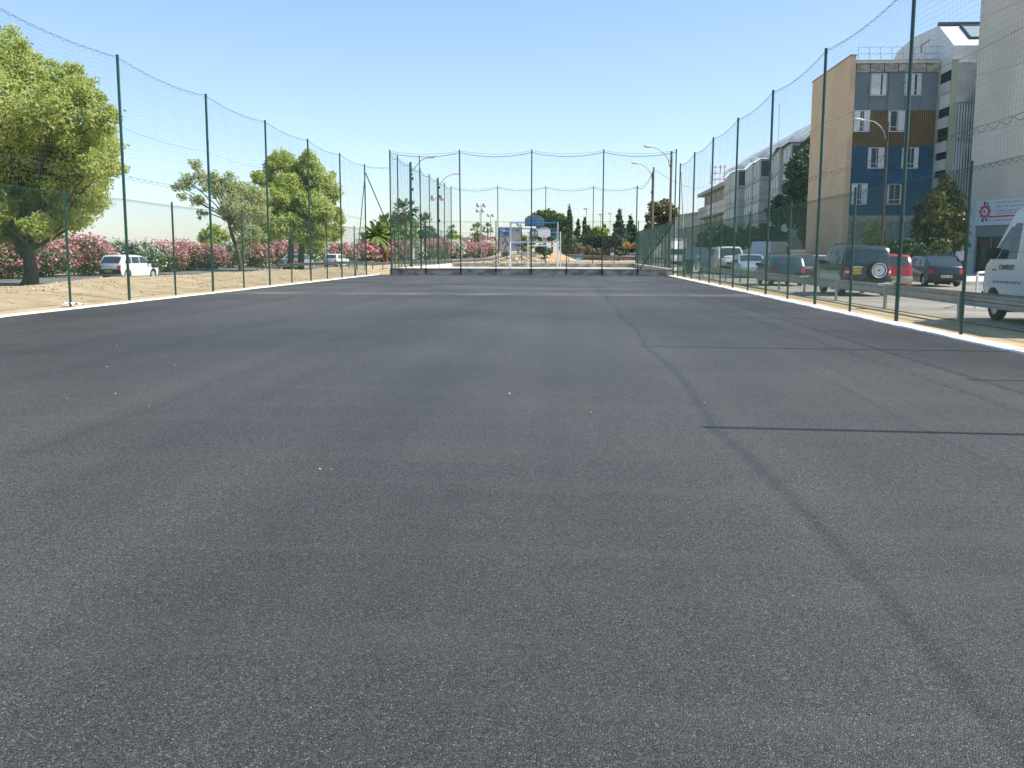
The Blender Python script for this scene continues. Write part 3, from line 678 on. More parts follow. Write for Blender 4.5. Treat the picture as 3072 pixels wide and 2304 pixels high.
def sedan(label, loc, rz, pt, bumper=None, rearp=WPLATE, group=None):
    c = Car(label, 'car', loc, rz, SEDAN, 1.70, .94, pt, .30, (.85, 3.45), name='parked_car', group=group)
    c.glass(4, 5, 'rear_window', .80, .08, .97); c.glass(8, 9, 'windscreen', .85, .05, .95)
    c.side_windows([(.98, 1.62, 1.42, 1.66), (1.70, 2.42, 1.72, 2.40), (2.50, 3.32, 2.48, 2.78)], .98, 1.34)
    c.patch('rear', -1, 1, .30, .54, bumper or pt, 'bumper', .05, 9); c.patch('front', -1, 1, .26, .50, bumper or pt, 'bumper', .05, 9)
    for u in ((-.99, -.66), (.66, .99)): c.patch('rear', u[0], u[1], .66, .84, REDL, 'tail_light', .015, 3)
    for u in ((-.97, -.60), (.60, .97)): c.patch('front', u[0], u[1], .56, .70, CLEARL, 'headlight', .012, 3)
    c.plate('rear', .74, rearp); c.plate('front', .42, WPLATE); c.mirrors(3.2, .97); c.lines((1.66, 2.46, 3.3), .3, .93)
    return c
# left road
gl = 'cars on the road beside the oleander hedge'
zl = hgt(-27, 52)+.045
c = hatch('old white hatchback with dark front wing, beside the pink oleanders', (ax(325, 54), 54, zl), FWD-.22, CW, group=gl)
m_ = MB(); xs = np.linspace(2.80, 3.56, 8)   # replaced dark front wing
for sg in (-1, 1):
    g = [[(c.S(x, 1, z)[0], sg*(c.half(x, z)+.006), z) for x, z in ((x, .64+((.93-.17*(x-2.8)/.7)-.64)*q) for x in xs)] for q in (0, .5, 1)]; m_.grid(g)
c.glass(8, 9, 'bonnet', .97, .02, .99, CBLK, .006)
m_.build('front_wing', CBLK, c.root)
sedan('silver saloon parked behind the two dark tree trunks', (ax(866, 85), 85.0, hgt(-24, 86)+.045), FWD-.10, CSIL, group=gl)
hatch('small white hatchback on the road beyond the silver saloon', (ax(990, 104), 104.0, hgt(-26, 105)+.045), FWD-.18, CW, group=gl)
def kangoo(label, loc, rz, pt, group):
    c = Car(label, 'van', loc, rz, KANG, 1.66, 1.05, pt, .30, (.68, 3.28), name='small_van', group=group, tumble=.10)
    for u in ((-.8, -.06), (.06, .8)):
        g = [[tuple(np.array(c.S(.02+(.10)*t, q, 1.12+.5*t))+np.array([-.012, 0, 0])) for q in np.linspace(u[0], u[1], 4)] for t in (0, .5, 1)]; MB().grid(g).build('rear_window', GLASS, c.root)
    c.glass(7, 8, 'windscreen', .86, .05, .95); c.side_windows([(1.95, 2.9, 1.98, 2.45)], 1.12, 1.66)
    c.patch('rear', -1, 1, .28, .56, DARK, 'bumper', .05, 9); c.patch('front', -1, 1, .26, .55, DARK, 'bumper', .05, 9)
    for u in ((-.99, -.86), (.86, .99)): c.patch('rear', u[0], u[1], .8, 1.3, REDL, 'tail_light', .015, 3)
    c.plate('rear', .72, WPLATE); c.mirrors(2.7, 1.1); c.lines((1.85, 2.85), .3, 1.05); return c
kangoo('small white van with twin rear windows on the far left road', (ax(1217, 146), 146, hgt(-22, 148)+.05), FWD-.16, CW, gl)
# cars near the roundabout sign
c = kangoo('dark red high-backed car leaving on the curved road left of the roundabout sign', (-19.0, 222, hgt(-15, 222)+.35), FWD+.05, paint('dark_red_paint', (.16, .01, .015)), None)
hatch('black hatchback just under the roundabout sign', (-11.9, 188, hgt(-11, 190)-.05), FWD, CBLK, group=None)
# right parking
gr = 'cars parked behind the guard rail'
s_ = Car('dark green off-roader with white spare wheel on its back door', 'off-roader', (ax(2608, 34.55), 34.55, 0), FWD, SUVP, 1.72, 1.10, CDG, .35, (.66, 3.05), tumble=.12, gc=.34, name='off_road_car', group=gr)
s_.glass(3, 4, 'rear_window', .84, .04, .93); s_.glass(7, 8, 'windscreen', .84, .05, .95)
s_.side_windows([(.30, .98, .42, 1.0), (1.08, 1.95, 1.1, 1.93), (2.02, 2.78, 2.0, 2.36)], 1.14, 1.60)
s_.patch('rear', -1, 1, .40, .60, DARK, 'bumper', .12, 9); s_.patch('front', -1, 1, .38, .62, DARK, 'bumper', .08, 9)
for u in ((-.995, -.84), (.84, .995)):
    tl = s_.patch('rear', u[0], u[1], .70, 1.02, REDL, 'tail_light', .02, 3); s_.patch('rear', u[0]*.999, u[1]*.999, .80, .88, CLEARL, 'reverse_lens', .026, 3, parent=None)
s_.sidestrip(.0, 3.8, .50, .86, CSIL, 'lower_panel', .012)
s_.sidestrip(.0, 3.8, .40, .50, DARK, 'sill', .03)
sp = MB().lathe([(.02, -.11), (.20, -.12), (.31, -.11), (.34, -.06), (.34, .06), (.31, .10)], 28, (0, 0, 0), 'Z')
spo = MB()
def disc(rs, cx, cy, cz, n=28):
    m = MB(); vs = []
    prof = rs; k = len(prof)
    for i in range(n):
        a = 2*math.pi*i/n
        for r, d in prof: vs.append((cx+d, cy+r*math.cos(a), cz+r*math.sin(a)))
    m.add(vs, [(i*k+j, i*k+j+1, ((i+1) % n)*k+j+1, ((i+1) % n)*k+j) for i in range(n) for j in range(k-1)]); return m
sw = disc([(.20, -.22), (.30, -.23), (.345, -.19), (.345, -.06), (.30, -.02), (.01, -.02)], .02, -.30, .90).build('spare_wheel', BLACK, s_.root, smooth=True)
disc([(.005, -.215), (.03, -.22), (.05, -.20), (.12, -.195), (.21, -.205), (.245, -.235), (.262, -.232), (.27, -.20)], .02, -.30, .90).build('spare_wheel_cover', mat('white_wheel_cover', (.72, .74, .74), rough=.35), sw, smooth=True)
disc([(.002, -.226), (.03, -.226), (.03, -.21)], .02, -.30, .90).build('hub', DARK, sw)
s_.plate('rear', .86, AMBER, y=.42, wd=.30, hh=.2, chars=4)
MB().box((-.02, .42, 1.01), (.04, .38, .045)).build('door_handle', CLEARL, s_.root)
MB().tube([(-.03, .30, 1.18), (-.05, .12, 1.10), (-.05, -.05, 1.09)], .012, 6).build('rear_wiper', DARK, s_.root)
for sg in (-1, 1): MB().tube([(.45, sg*.62, 1.74), (.6, sg*.62, 1.82), (2.0, sg*.62, 1.83), (2.2, sg*.62, 1.74)], .02, 6).build('roof_rail', DARK, s_.root)
s_.mirrors(2.68, 1.14, DARK, .9); s_.lines((1.04, 1.98, 2.85), .5, 1.1)
MB().tube([(-.18, -.5, .48), (-.18, -.95, .50)], .02, 6).build('tow_bar', GALV, s_.root)

rc = hatch('red estate car with pale bumper, right of the dark off-roader', (ax(2748, 39.7)-.83, 39.7, 0), FWD, CRED, bumper=mat('pale_bumper', (.45, .44, .40), rough=.6), W=1.66, group=gr, prof=[(.08, .28), (.0, .42), (.0, .66), (.04, .94), (.30, 1.36), (.46, 1.43), (1.7, 1.46), (2.30, 1.41), (2.95, .98), (3.55, .84), (3.86, .70), (3.94, .45), (3.90, .25)])
hatch('dark blue-black hatchback between the red car and the building', (ax(2899, 45)-.84, 45.0, 0), FWD, CBLK, rearp=WPLATE, bumper=DARK, W=1.68, group=gr, prof=[(.08, .28), (.0, .42), (.0, .62), (.06, .88), (.85, 1.30), (1.15, 1.37), (1.9, 1.39), (2.35, 1.34), (2.98, .93), (3.6, .80), (3.86, .68), (3.92, .45), (3.88, .25)])
hatch('teal-blue hatchback seen from behind, left of the off-roader', (ax(2422, 45.2)-.8, 45.2, 0), FWD+.02, CBL, W=1.60, group=gr)
sedan('pale blue saloon facing the court, hood lit by the sun', (ax(2268, 60), 64.2, 0), -FWD-.03, CLB, group=gr)
sedan('dark grey saloon behind the teal-blue hatchback', (ax(2425, 52.5), 52.5, 0), FWD+.05, paint('dark_grey_paint', (.06, .065, .06)), group=gr)
hatch('white hatchback just behind the left shoulder of the off-roader', (ax(2482, 53), 56.6, 0), -FWD-.02, CW, group=gr)
def van(label, loc, rz, pt, group=None, W=1.9, name='white_van', bare=False, k=1.0):
    P = [(x, z*k if z > 1.3 else z) for x, z in VANP]
    c = Car(label, 'van', loc, rz, P, W, 1.22, pt, .34, (1.05, 4.72), tumble=.15, gc=.3, name=name, group=group, endr=.16)
    if bare:
        for x_ in (1.2, 2.6, 4.0):
            g_ = [[tuple(c.S(x_+dx, q, (1.3+1.04*(min(1, 1.25-abs(q)*.25)))*k if False else 2.44*k)) for q in np.linspace(-.9, .9, 7)] for dx in (-.04, .04)]
            MB().grid([[(p_[0], p_[1], p_[2]+.02) for p_ in row] for row in g_]).build('strap', DARK, c.root)
        return c
    c.glass(7, 8, 'windscreen', .88, .06, .93)
    c.patch('front', -1, 1, .32, .62, DARK, 'bumper', .06, 9); c.patch('rear', -1, 1, .34, .54, DARK, 'bumper', .06, 9)
    c.patch('front', -.55, .55, .68, .86, DARK, 'grille', .01, 5)
    for u in ((-.97, -.64), (.64, .97)): c.patch('front', u[0], u[1], .82, 1.06, CLEARL, 'headlight', .015, 3)
    for u in ((-.99, -.88), (.88, .99)): c.patch('rear', u[0], u[1], .8, 1.5, REDL, 'tail_light', .015, 3)
    c.plate('front', .50, WPLATE); return c
v = van('white van with dark lettering on its door, nose first at the right edge', (ax(2986, 22.1)+.95, 17.4, 0), FWD, CW, gr)
v.side_windows([(3.72, 4.62, 3.74, 4.02)], 1.36, 2.12); v.side_windows([(4.66, 4.93, 4.10, 4.22)], 1.38, 2.05, names='quarter_window'); v.mirrors(4.80, 1.45, DARK, 1.6); v.lines((3.62, 4.62), .5, 1.2)
v.sidestrip(.1, 5.3, .44, .60, mat('grey_plastic_trim', (.10, .11, .12), rough=.6), 'side_trim', .025)
text_obj('lettering', 'CHAPELET', .15, INK, v.root, (4.10, .965, 1.18), (R(90), 0, R(180)))
b_ = MB(); xx = 3.45
for wd in (.12, .2, .08, .26, .14, .18, .1): b_.box((xx+wd/2, .945, .86), (wd, .006, .045)); xx += wd+.04
b_.build('small_lettering', mat('faded_lettering', (.22, .27, .31), rough=.6), v.root)
# white minibus, high van, tarp van, truck
mv = van('white minibus facing the court with a wide dark windscreen', (ax(2199, 70.6), 76.2, 0), -FWD, CW, gr, W=1.86, k=.80)
mv.side_windows([(.5, 1.6, .55, 1.6), (1.7, 3.3, 1.7, 3.3), (3.5, 4.7, 3.5, 4.15)], 1.3, 1.8)
hv = van('high-roofed grey-white panel van standing sideways behind the pale blue saloon', (ax(2278, 79), 79, 0), R(58), mat('shaded_van_white', (.74, .76, .78), rough=.35, coat=.4), gr, k=1.0)
hv.side_windows([(3.72, 4.62, 3.74, 4.02)], 1.4, 2.1)
tv = van('van shrouded in a wrinkled grey tarpaulin beside the white truck', (ax(2097, 80.4), 85, 0), -FWD, mat('grey_tarpaulin', (.34, .37, .40), (.52, .55, .57), scale=5, rough=.7, bump=.8, bscale=5, stretch=(1, 4, .5)), gr, W=1.8, k=.8, bare=True)
# box truck
tk = thing('box_truck', 'white box truck with green stripe facing the court', 'truck', (ax(2033, 109), 110, 0), -FWD, group=gr)
MB().b2(-5.2, -.35, -1.12, 1.12, .95, 3.2).build('cargo_box', CW, tk)
cabp = [(-.3, .5), (-.3, 2.05), (.25, 2.1), (.75, 2.02), (1.15, 1.35), (1.25, .95), (1.28, .45)]
cb_ = MB().prism(cabp, -.98, .98, lambda a, b, t: (a, t, b)).build('cab', CW, tk)
MB().add([(.80, -.85, 1.97), (.80, .85, 1.97), (1.17, .9, 1.38), (1.17, -.9, 1.38)], [(0, 1, 2, 3)]).build('windscreen', GLASS, tk)
MB().prism([(-.5, 2.1), (.35, 2.12), (-.3, 2.9)], -.85, .85, lambda a, b, t: (a, t, b)).build('roof_deflector', CW, tk)
GS = mat('green_stripe', (.02, .30, .20), rough=.5)
st = MB().b2(-.345, -.335, -1.0, -.72, 2.78, 2.95); st.b2(-.345, -.335, .72, 1.0, 2.78, 2.95); st.b2(-.345, -.335, -.72, .72, 2.92, 2.95)
y = -.62
for wd in (.16, .10, .2, .12, .16, .2): st.b2(-.345, -.335, y, y+wd, 2.80, 2.87); y += wd+.05
st.build('green_stripe', GS, tk)
for sg in (-1, 1):
    MB().box((1.27, sg*.72, .78), (.05, .3, .2)).build('headlight', CLEARL, tk); MB().box((.9, sg*1.12, 1.7), (.1, .2, .4)).build('mirror', DARK, tk)
    for xx in (.55, -3.9): 
        wl = MB().lathe([(.2, -.11), (.38, -.11), (.4, -.06), (.4, .06), (.38, .11), (.2, .11)], 20, (xx, sg*.85, .4), 'Y').build('wheel', BLACK, tk, smooth=True)
        MB().lathe([(.01, sg*.09), (.2, sg*.06), (.22, 0)], 16, (xx, sg*.85, .4), 'Y').build('rim', RIM, wl)
MB().b2(1.2, 1.36, -.98, .98, .35, .62).build('bumper', DARK, tk); MB().b2(-5.1, .6, -.5, .5, .55, .94).build('chassis', BLACK, tk)
# far parked cars
gf = 'cars parked beyond the far guard rail'
for i, (kind, px, Y, rz, pt, lab) in enumerate([
    (hatch, 1806, 196, .15, CW, 'white hatchback farthest left among the cars beyond the far guard rail'),
    (hatch, 1846, 200, FWD-.4, CBLK, 'dark hatchback between the two white cars beyond the far guard rail'),
    (hatch, 1862, 190, .1, CW, 'white car with large windows right of the no-parking sign'),
    (sedan, 1878, 196, .1, CSIL, 'silver car at the right end of the row beyond the far guard rail'),
    (sedan, 1698, 215, .1, CW, 'white car far left beyond the far guard rail, above the blue cover')]):
    p = at(px, 778, Y); kind(lab, (float(p[0]), Y, hgt(p[0], Y)+.02), rz, pt, group=gf)
p = at(1712, 779, 178); bt = thing('covered_boat', 'low boat under a blue tarpaulin beside the far guard rail', 'boat', (float(p[0]), 178, hgt(p[0], 178)))
g = []
for t in np.linspace(0, 1, 9):
    wv = .8*math.sin(math.pi*min(1, .25+t*.75))**.6 if t < 1 else .05; g.append([(t*4.2-2, -wv, .25), (t*4.2-2, -wv*1.05, .75), (t*4.2-2, -wv*.4, 1.05), (t*4.2-2, wv*.4, 1.05), (t*4.2-2, wv*1.05, .75), (t*4.2-2, wv, .25)])
MB().grid(g).build('tarpaulin', mat('blue_tarpaulin', (.03, .25, .55), rough=.6), bt, smooth=True); MB().b2(-1.9, 1.6, -.6, .6, .05, .3).build('hull', WHITE, bt)
# scooter
scx, scy = ax(2080, 69), 69.0
sct = thing('scooter', 'cream and black scooter in front of the tarpaulin-covered van', 'scooter', (scx, scy, 0), .5)
CREAM = paint('cream_scooter_paint', (.62, .58, .48))
for x in (-.62, .62):
    MB().lathe([(.13, -.05), (.23, -.06), (.25, 0), (.23, .06), (.13, .05)], 18, (x, 0, .25), 'Y').build('wheel', BLACK, sct, smooth=True)
MB().prism([(-.75, .45), (-.7, .72), (-.3, .78), (.0, .72), (.05, .32), (.3, .28), (.42, .95), (.5, .98), (.55, .45), (.3, .18), (-.2, .2), (-.5, .3)], -.16, .16, lambda a, b, t: (a, t, b)).build('body', CREAM, sct)
MB().prism([(-.78, .76), (-.74, .84), (-.3, .86), (.0, .80), (.0, .74), (-.3, .79)], -.15, .15, lambda a, b, t: (a, t, b)).build('seat', DARK, sct)
MB().tube([(.44, 0, .95), (.40, 0, 1.08)], .03).tube([(.40, -.32, 1.1), (.40, .32, 1.1)], .018).build('handlebar', DARK, sct)
MB().prism([(.48, .9), (.42, 1.32), (.46, 1.34), (.56, .9)], -.18, .18, lambda a, b, t: (a, t, b)).build('windshield', CLEARL, sct)
MB().box((.56, 0, .85), (.06, .16, .12)).build('headlight', CLEARL, sct); MB().tube([(.52, 0, .8), (.62, 0, .28)], .035).build('fork', GALV, sct)
BX = ax(2066, 66.5)
bn = thing('waste_bin', 'dark wheeled bin beside the scooter behind the green fence', 'bin', (BX, 66.5, 0))
MB().prism([(-.25, .08), (-.32, 1.0), (.32, 1.0), (.25, .08)], -.3, .3, lambda a, b, t: (BX+a, 66.5+t, b)).build('bin_body', mat('dark_bin', (.02, .05, .04), rough=.6), bn, world=True)
MB().prism([(-.36, 1.0), (-.30, 1.08), (.32, 1.06), (.36, 1.0)], -.33, .33, lambda a, b, t: (BX+a, 66.5+t, b)).build('lid', DARK, bn, world=True)
MB().tube([(BX-.24, 66.82, .1), (BX-.24, 66.9, .1)], .1, 12).tube([(BX+.24, 66.82, .1), (BX+.24, 66.9, .1)], .1, 12).build('wheel', BLACK, bn, world=True)
# white hoop barrier near the van nose
p0, p1 = at(2933, 815, 27), at(2947, 808, 29.5)
hp = thing('hoop_barrier', 'white steel hoop barrier just left of the white van nose', 'barrier', (float(p0[0]), 27, 0))
MB().tube([(p0[0], 27, 0), (p0[0], 27, .88), (p0[0]+.05, 27.1, .96), (p1[0]+.25, 29.3, .96), (p1[0]+.3, 29.5, .88), (p1[0]+.3, 29.5, 0)], .035, 8).build('hoop', WHITE, hp, world=True)
# bicycle rack by the leaning tree
rk = thing('bicycle_rack', 'low black bicycle rack at the foot of the leaning olive-green tree', 'rack', (-22.3, 70, hgt(-22.3, 70)))
mb = MB()
for k in range(4):
    y = 70+k*.1; x = -22.6+k*.42; mb.tube([(x, y, 0), (x, y, .35), (x+.12, y, .5), (x+.3, y, .42), (x+.36, y, 0)], .03, 6)
mb.tube([(-22.7, 69.95, .38), (-20.9, 70.4, .38)], .03, 6); mb.build('rack_hoops', BLACK, rk, world=True)

# ================================================================= SIGNS
sg0 = at(1496.4, 751.4, 140); sg1 = at(1565, 682.9, 140)
X0s, X1s, Z0s, Z1s = sg0[0], sg1[0], sg0[2], sg1[2]; WS = X1s-X0s; HSn = Z1s-Z0s
rs = thing('road_sign', 'large grey direction sign with roundabout arrow and blue panels', 'road sign', (float((X0s+X1s)/2), 140, hgt(-8, 140)))
SGREY = mat('sign_grey', (.42, .42, .42), rough=.5); SBLUE = mat('sign_blue', (.01, .11, .42), rough=.5); SBLK = mat('sign_black', (.015, .02, .03), rough=.5)
MB().b2(X0s, X1s, 140, 140.12, Z0s, Z1s).build('sign_panel', SGREY, rs, world=True)
fr = MB()
for a in ((X0s-.05, X0s+.12, Z0s, Z1s), (X1s-.08, X1s+.03, Z0s, Z1s), (X0s-.05, X1s+.03, Z1s-.04, Z1s+.05), (X0s-.05, X1s+.03, Z0s-.04, Z0s+.03)): fr.b2(a[0], a[1], 139.97, 140.14, a[2], a[3])
fr.build('frame', mat('sign_frame', (.12, .13, .12), rough=.6), rs, world=True)
def sp_(u, v): return (X0s+WS*u, Z1s-HSn*v)
def srect(mbq, u0, u1, v0, v1, y=139.96): a = sp_(u0, v0); b = sp_(u1, v1); mbq.b2(a[0], b[0], y, y+.03, b[1], a[1])
q = MB(); srect(q, .05, .44, .03, .35); q.build('blue_panel', SBLUE, rs, world=True)
q = MB(); srect(q, .62, .97, .58, .64); srect(q, .63, .95, .72, .84); q.build('blue_panel', SBLUE, rs, world=True)
q = MB()
for (u0, u1, v0, v1) in ((.07, .12, .05, .09), (.14, .28, .05, .08), (.08, .11, .12, .16), (.13, .30, .12, .17), (.32, .34, .11, .16), (.37, .42, .14, .17), (.07, .11, .21, .25), (.12, .14, .21, .25), (.18, .195, .20, .25), (.07, .20, .30, .33), (.65, .77, .79, .81)): srect(q, u0, u1, v0, v1, 139.93)
q.build('white_lettering', WHITE, rs, world=True)
q = MB()
for (u0, u1, v0, v1) in ((.08, .25, .37, .39), (.27, .44, .37, .39), (.74, .93, .09, .105), (.60, .68, .12, .135), (.74, .93, .14, .16), (.78, .93, .92, .93), (.78, .79, .92, .99)): srect(q, u0, u1, v0, v1, 139.95)
cx_, cz_ = sp_(.275, .71); ro, ri = HSn*.13, HSn*.085
n_ = 26; ang = np.linspace(R(195), R(195)-R(285), n_); vs = []
for a in ang: vs += [(cx_+ro*math.cos(a), 139.95, cz_+ro*math.sin(a)), (cx_+ri*math.cos(a), 139.95, cz_+ri*math.sin(a))]
q.add(vs, [(2*i, 2*i+1, 2*i+3, 2*i+2) for i in range(n_-1)])
q.b2(cx_-.05, cx_+.05, 139.94, 139.955, cz_+ro*.9, cz_+ro*1.7); q.b2(cx_-.06, cx_+.06, 139.94, 139.955, Z0s+.05, cz_-ro*.9); q.b2(cx_+ro*.9, cx_+ro*1.6, 139.94, 139.955, cz_-.04, cz_+.04)
q.add([(cx_-.17, 139.945, cz_+ro*1.65), (cx_+.17, 139.945, cz_+ro*1.65), (cx_, 139.945, cz_+ro*2.05)], [(0, 1, 2)])
q.build('roundabout_symbol', SBLK, rs, world=True)
for u in (.14, .83): MB().b2(sp_(u, 0)[0]-.09, sp_(u, 0)[0]+.09, 140.15, 140.3, hgt(-8, 140)-.1, Z1s-.2).build('leg', GALV, rs, world=True)
p = at(1837, 751, 108); ns = thing('no_parking_sign', 'small round red and blue traffic sign on a grey pole beyond the far wall', 'traffic sign', (float(p[0]), 108, 0))
MB().tube([(p[0], 108, 0), (p[0], 108, p[2]+.3)], .04).build('pole', GALV, ns, world=True)
MB().tube([(p[0], 107.93, p[2]+.1), (p[0], 107.97, p[2]+.1)], .3, 20).build('rim_disc', REDL, ns, world=True); MB().tube([(p[0], 107.90, p[2]+.1), (p[0], 107.925, p[2]+.1)], .2, 20).build('blue_disc', SBLUE, ns, world=True)
MB().b2(p[0]-.2, p[0]+.2, 107.9, 107.93, p[2]-.55, p[2]-.28).build('sub_plate', WHITE, ns, world=True)
cab = thing('utility_cabinet', 'brown utility cabinet behind the green fence of the enclosed court', 'cabinet', (9.2, 103, 0)); pc = at(1940, 743, 103)
MB().b2(pc[0]-.3, pc[0]+.3, 103, 103.4, 0, pc[2]).build('cabinet_body', mat('brown_metal', (.10, .07, .05), rough=.7), cab, world=True); MB().b2(pc[0]-.34, pc[0]+.34, 102.96, 103.44, pc[2]+.002, pc[2]+.06).build('roof', DARK, cab, world=True)

exec_marker = True
# ================================================================= BUILDINGS
OCH = mat('ochre_render', (.62, .42, .25), (.68, .48, .30), scale=.7, rough=.9, bump=.15, bscale=8)
def corr(name, c, rough=.5, metal=0., scale=6., axis=0, depth=.5):
    m = bpy.data.materials.new(name); m.use_nodes = True; t = m.node_tree; N = t.nodes; L = t.links; b = N['Principled BSDF']
    b.inputs['Roughness'].default_value = rough; b.inputs['Metallic'].default_value = metal
    tc = N.new('ShaderNodeTexCoord'); wv = N.new('ShaderNodeTexWave'); wv.bands_direction = 'XYZ'[axis]; wv.inputs['Scale'].default_value = scale; L.new(tc.outputs['Object'], wv.inputs[0])
    n = N.new('ShaderNodeTexNoise'); n.inputs['Scale'].default_value = .8; n.inputs['Detail'].default_value = 6; L.new(tc.outputs['Object'], n.inputs[0])
    r = N.new('ShaderNodeValToRGB'); r.color_ramp.elements[0].color = (*[v*.8 for v in c], 1); r.color_ramp.elements[1].color = (*[v*1.15 for v in c], 1); r.color_ramp.elements[0].position = .35; r.color_ramp.elements[1].position = .65
    L.new(n.outputs[0], r.inputs[0]); L.new(r.outputs[0], b.inputs['Base Color'])
    bp = N.new('ShaderNodeBump'); bp.inputs['Strength'].default_value = depth; bp.inputs['Distance'].default_value = .06; L.new(wv.outputs[0], bp.inputs['Height']); L.new(bp.outputs[0], b.inputs['Normal']); return m
BLUC = corr('blue_cladding', (.018, .085, .16), scale=2.2); BRNC = corr('brown_cladding', (.15, .085, .025), scale=2.2); GRYC = mat('grey_blue_panel', (.13, .17, .20), (.20, .235, .25), scale=.35, rough=.6, detail=3)
CORM = corr('ribbed_metal', (.42, .44, .45), rough=.45, metal=.3, scale=1.7, depth=1.0); WMET = mat('white_metal_cladding', (.60, .62, .62), (.68, .69, .69), scale=1.2, rough=.55)
CREAMC = mat('mossy_cornice', (.20, .19, .14), (.50, .47, .38), scale=1.6, rough=.9, stretch=(1, 1, 3)); PALEG = mat('pale_green_frame', (.34, .37, .27), rough=.7)
WDARK = mat('dark_interior', (.018, .022, .03), rough=.25); SHUT = mat('white_shutter', (.66, .67, .66), (.58, .59, .58), scale=3, rough=.6)
YF = 73.6
GS_ = 2.7656
def gx(cx, cy, Y=YF): return at(2300+cx/GS_, cy/GS_, Y)         # crop of the upper right corner
def hx(cx, cy, Y=YF): return at(2300+cx/GS_, 500+cy/GS_, Y)
XA = float(gx(720, 900)[0]); XB = float(gx(1415, 900)[0]); YB_ = 84.5
ZT = float(gx(1100, 600)[2]); ZG1 = float(gx(1100, 915)[2]); ZB1 = float(gx(1100, 1215)[2]); ZBL = float(hx(900, 405)[2])
ab = thing('apartment_block', 'apartment block with grey, brown and blue facade bands and ochre side wall', 'building', ((XA+XB)/2, (YF+YB_)/2, 0))
MB().b2(XA+.02, XB, YF+.05, YB_, 0, ZT+.9).build('wall', mat('rough_core', (.3, .28, .24), rough=.9), ab, world=True)
zo = float(gx(720, 465)[2]); zo2 = zo
mb = MB().b2(XA-.38, XA-.0, YF-.12, YB_, 0, zo); mb.build('ochre_side_wall', OCH, ab, world=True)
MB().b2(XA-.42, XA+.03, YF-.15, YB_+.02, zo+.002, zo+.09).build('coping', mat('ochre_coping', (.30, .2, .12), rough=.8), ab, world=True)
MB().b2(XA+.01, XB, YF-.02, YF+.04, ZG1, ZT).build('grey_facade_band', GRYC, ab, world=True)
MB().b2(XA+.01, XB, YF-.03, YF+.04, ZB1, ZG1-.002).build('brown_facade_band', BRNC, ab, world=True)
MB().b2(XA+.01, XB, YF-.02, YF+.04, ZBL, ZB1-.002).build('blue_facade_band', BLUC, ab, world=True)
MB().b2(XA+.01, XB, YF-.01, YF+.04, 0, ZBL-.002).build('ground_floor_wall', mat('beige_render', (.42, .38, .28), (.34, .31, .23), scale=1, rough=.9), ab, world=True)
mb = MB(); nseg_ = 6
for k in range(nseg_): a = XA+.05+(XB-XA)*k/nseg_; mb.b2(a, a+(XB-XA)/nseg_-.06, YF-.16, YF+.3, ZT+.003, ZT+.62)
mb.build('cornice', CREAMC, ab, world=True)
MB().b2(XA+.02, XB, YF-.22, YF+.35, ZT+.625, ZT+.78).build('cornice_cap', mat('pale_cap', (.60, .56, .47), rough=.8), ab, world=True)
rl = []
for k in range(8):
    x = XA+.2+(XB-XA-.4)*k/7; rl.append([(x, YF, ZT+.78), (x-.12, YF-.12, ZT+1.75)])
rl.append([(XA+.1, YF-.12, ZT+1.75), (XB, YF-.12, ZT+1.75)]); rl.append([(XA+.1, YF-.06, ZT+1.3), (XB, YF-.06, ZT+1.3)])
wireobj('roof_railing', np.array(rl), .02, GALV, ab)
for cx, a, b in ((855, 600, 915), (985, 790, 915), (1015, 600, 915), (1148, 790, 915), (1275, 790, 915), (845, 922, 1215)): 
    p, q = gx(cx, a), gx(cx, b); MB().b2(p[0]-.015, p[0]+.015, YF-.04, YF-.035, q[2], p[2]).build('panel_joint', mat('joint_dark', (.06, .07, .08), rough=.8), ab, world=True)  # thin dark grey joint strips between the facade panels
def win(f, x0, x1, y0, y1, shut, parent=ab, Y=YF):
    a, b = f(x0, y0, Y), f(x1, y1, Y); xa, xb, zt, zb_ = a[0], b[0], a[2], b[2]; w_ = xb-xa
    wn = MB().b2(xa, xb, Y-.045, Y-.02, zb_, zt).build('window', WDARK, parent, world=True)
    fr = MB(); fr.b2(xa-.04, xb+.04, Y-.10, Y-.03, zt, zt+.05); fr.b2(xa-.04, xb+.04, Y-.14, Y-.03, zb_-.06, zb_); fr.b2(xa-.04, xa, Y-.08, Y-.03, zb_, zt); fr.b2(xb, xb+.04, Y-.08, Y-.03, zb_, zt)
    fr.b2(xa+w_*.52, xa+w_*.56, Y-.06, Y-.047, zb_+.1, zt); fr.b2(xa+.02, xb-.02, Y-.06, Y-.048, zb_+.28, zb_+.32)
    fr.build('frame', SHUT, wn, world=True)
    for (u0, u1) in shut:
        MB().b2(xa+w_*u0, xa+w_*u1, Y-.13, Y-.09, zb_+.02, zt-.02).build('shutter', SHUT, wn, world=True)
win(gx, 866, 983, 617, 787, ((.02, .64), (.76, .98))); win(gx, 1152, 1273, 617, 787, ((.02, .58), (.72, .98)))
win(gx, 728, 845, 924, 1088, ((.0, .38), (.62, 1.0))); win(gx, 1013, 1133, 924, 1088, ((0, .12), (.58, 1.0)))
win(gx, 846, 964, 1230, 1392, ((0, .16), (.62, 1.0))); win(gx, 1128, 1247, 1230, 1392, ((0, .14), (.72, 1.0)))
win(hx, 708, 824, 146, 308, ((0, .36), (.62, 1.0))); win(hx, 1004, 1105, 150, 308, ((0, .1), (.9, 1.0)))
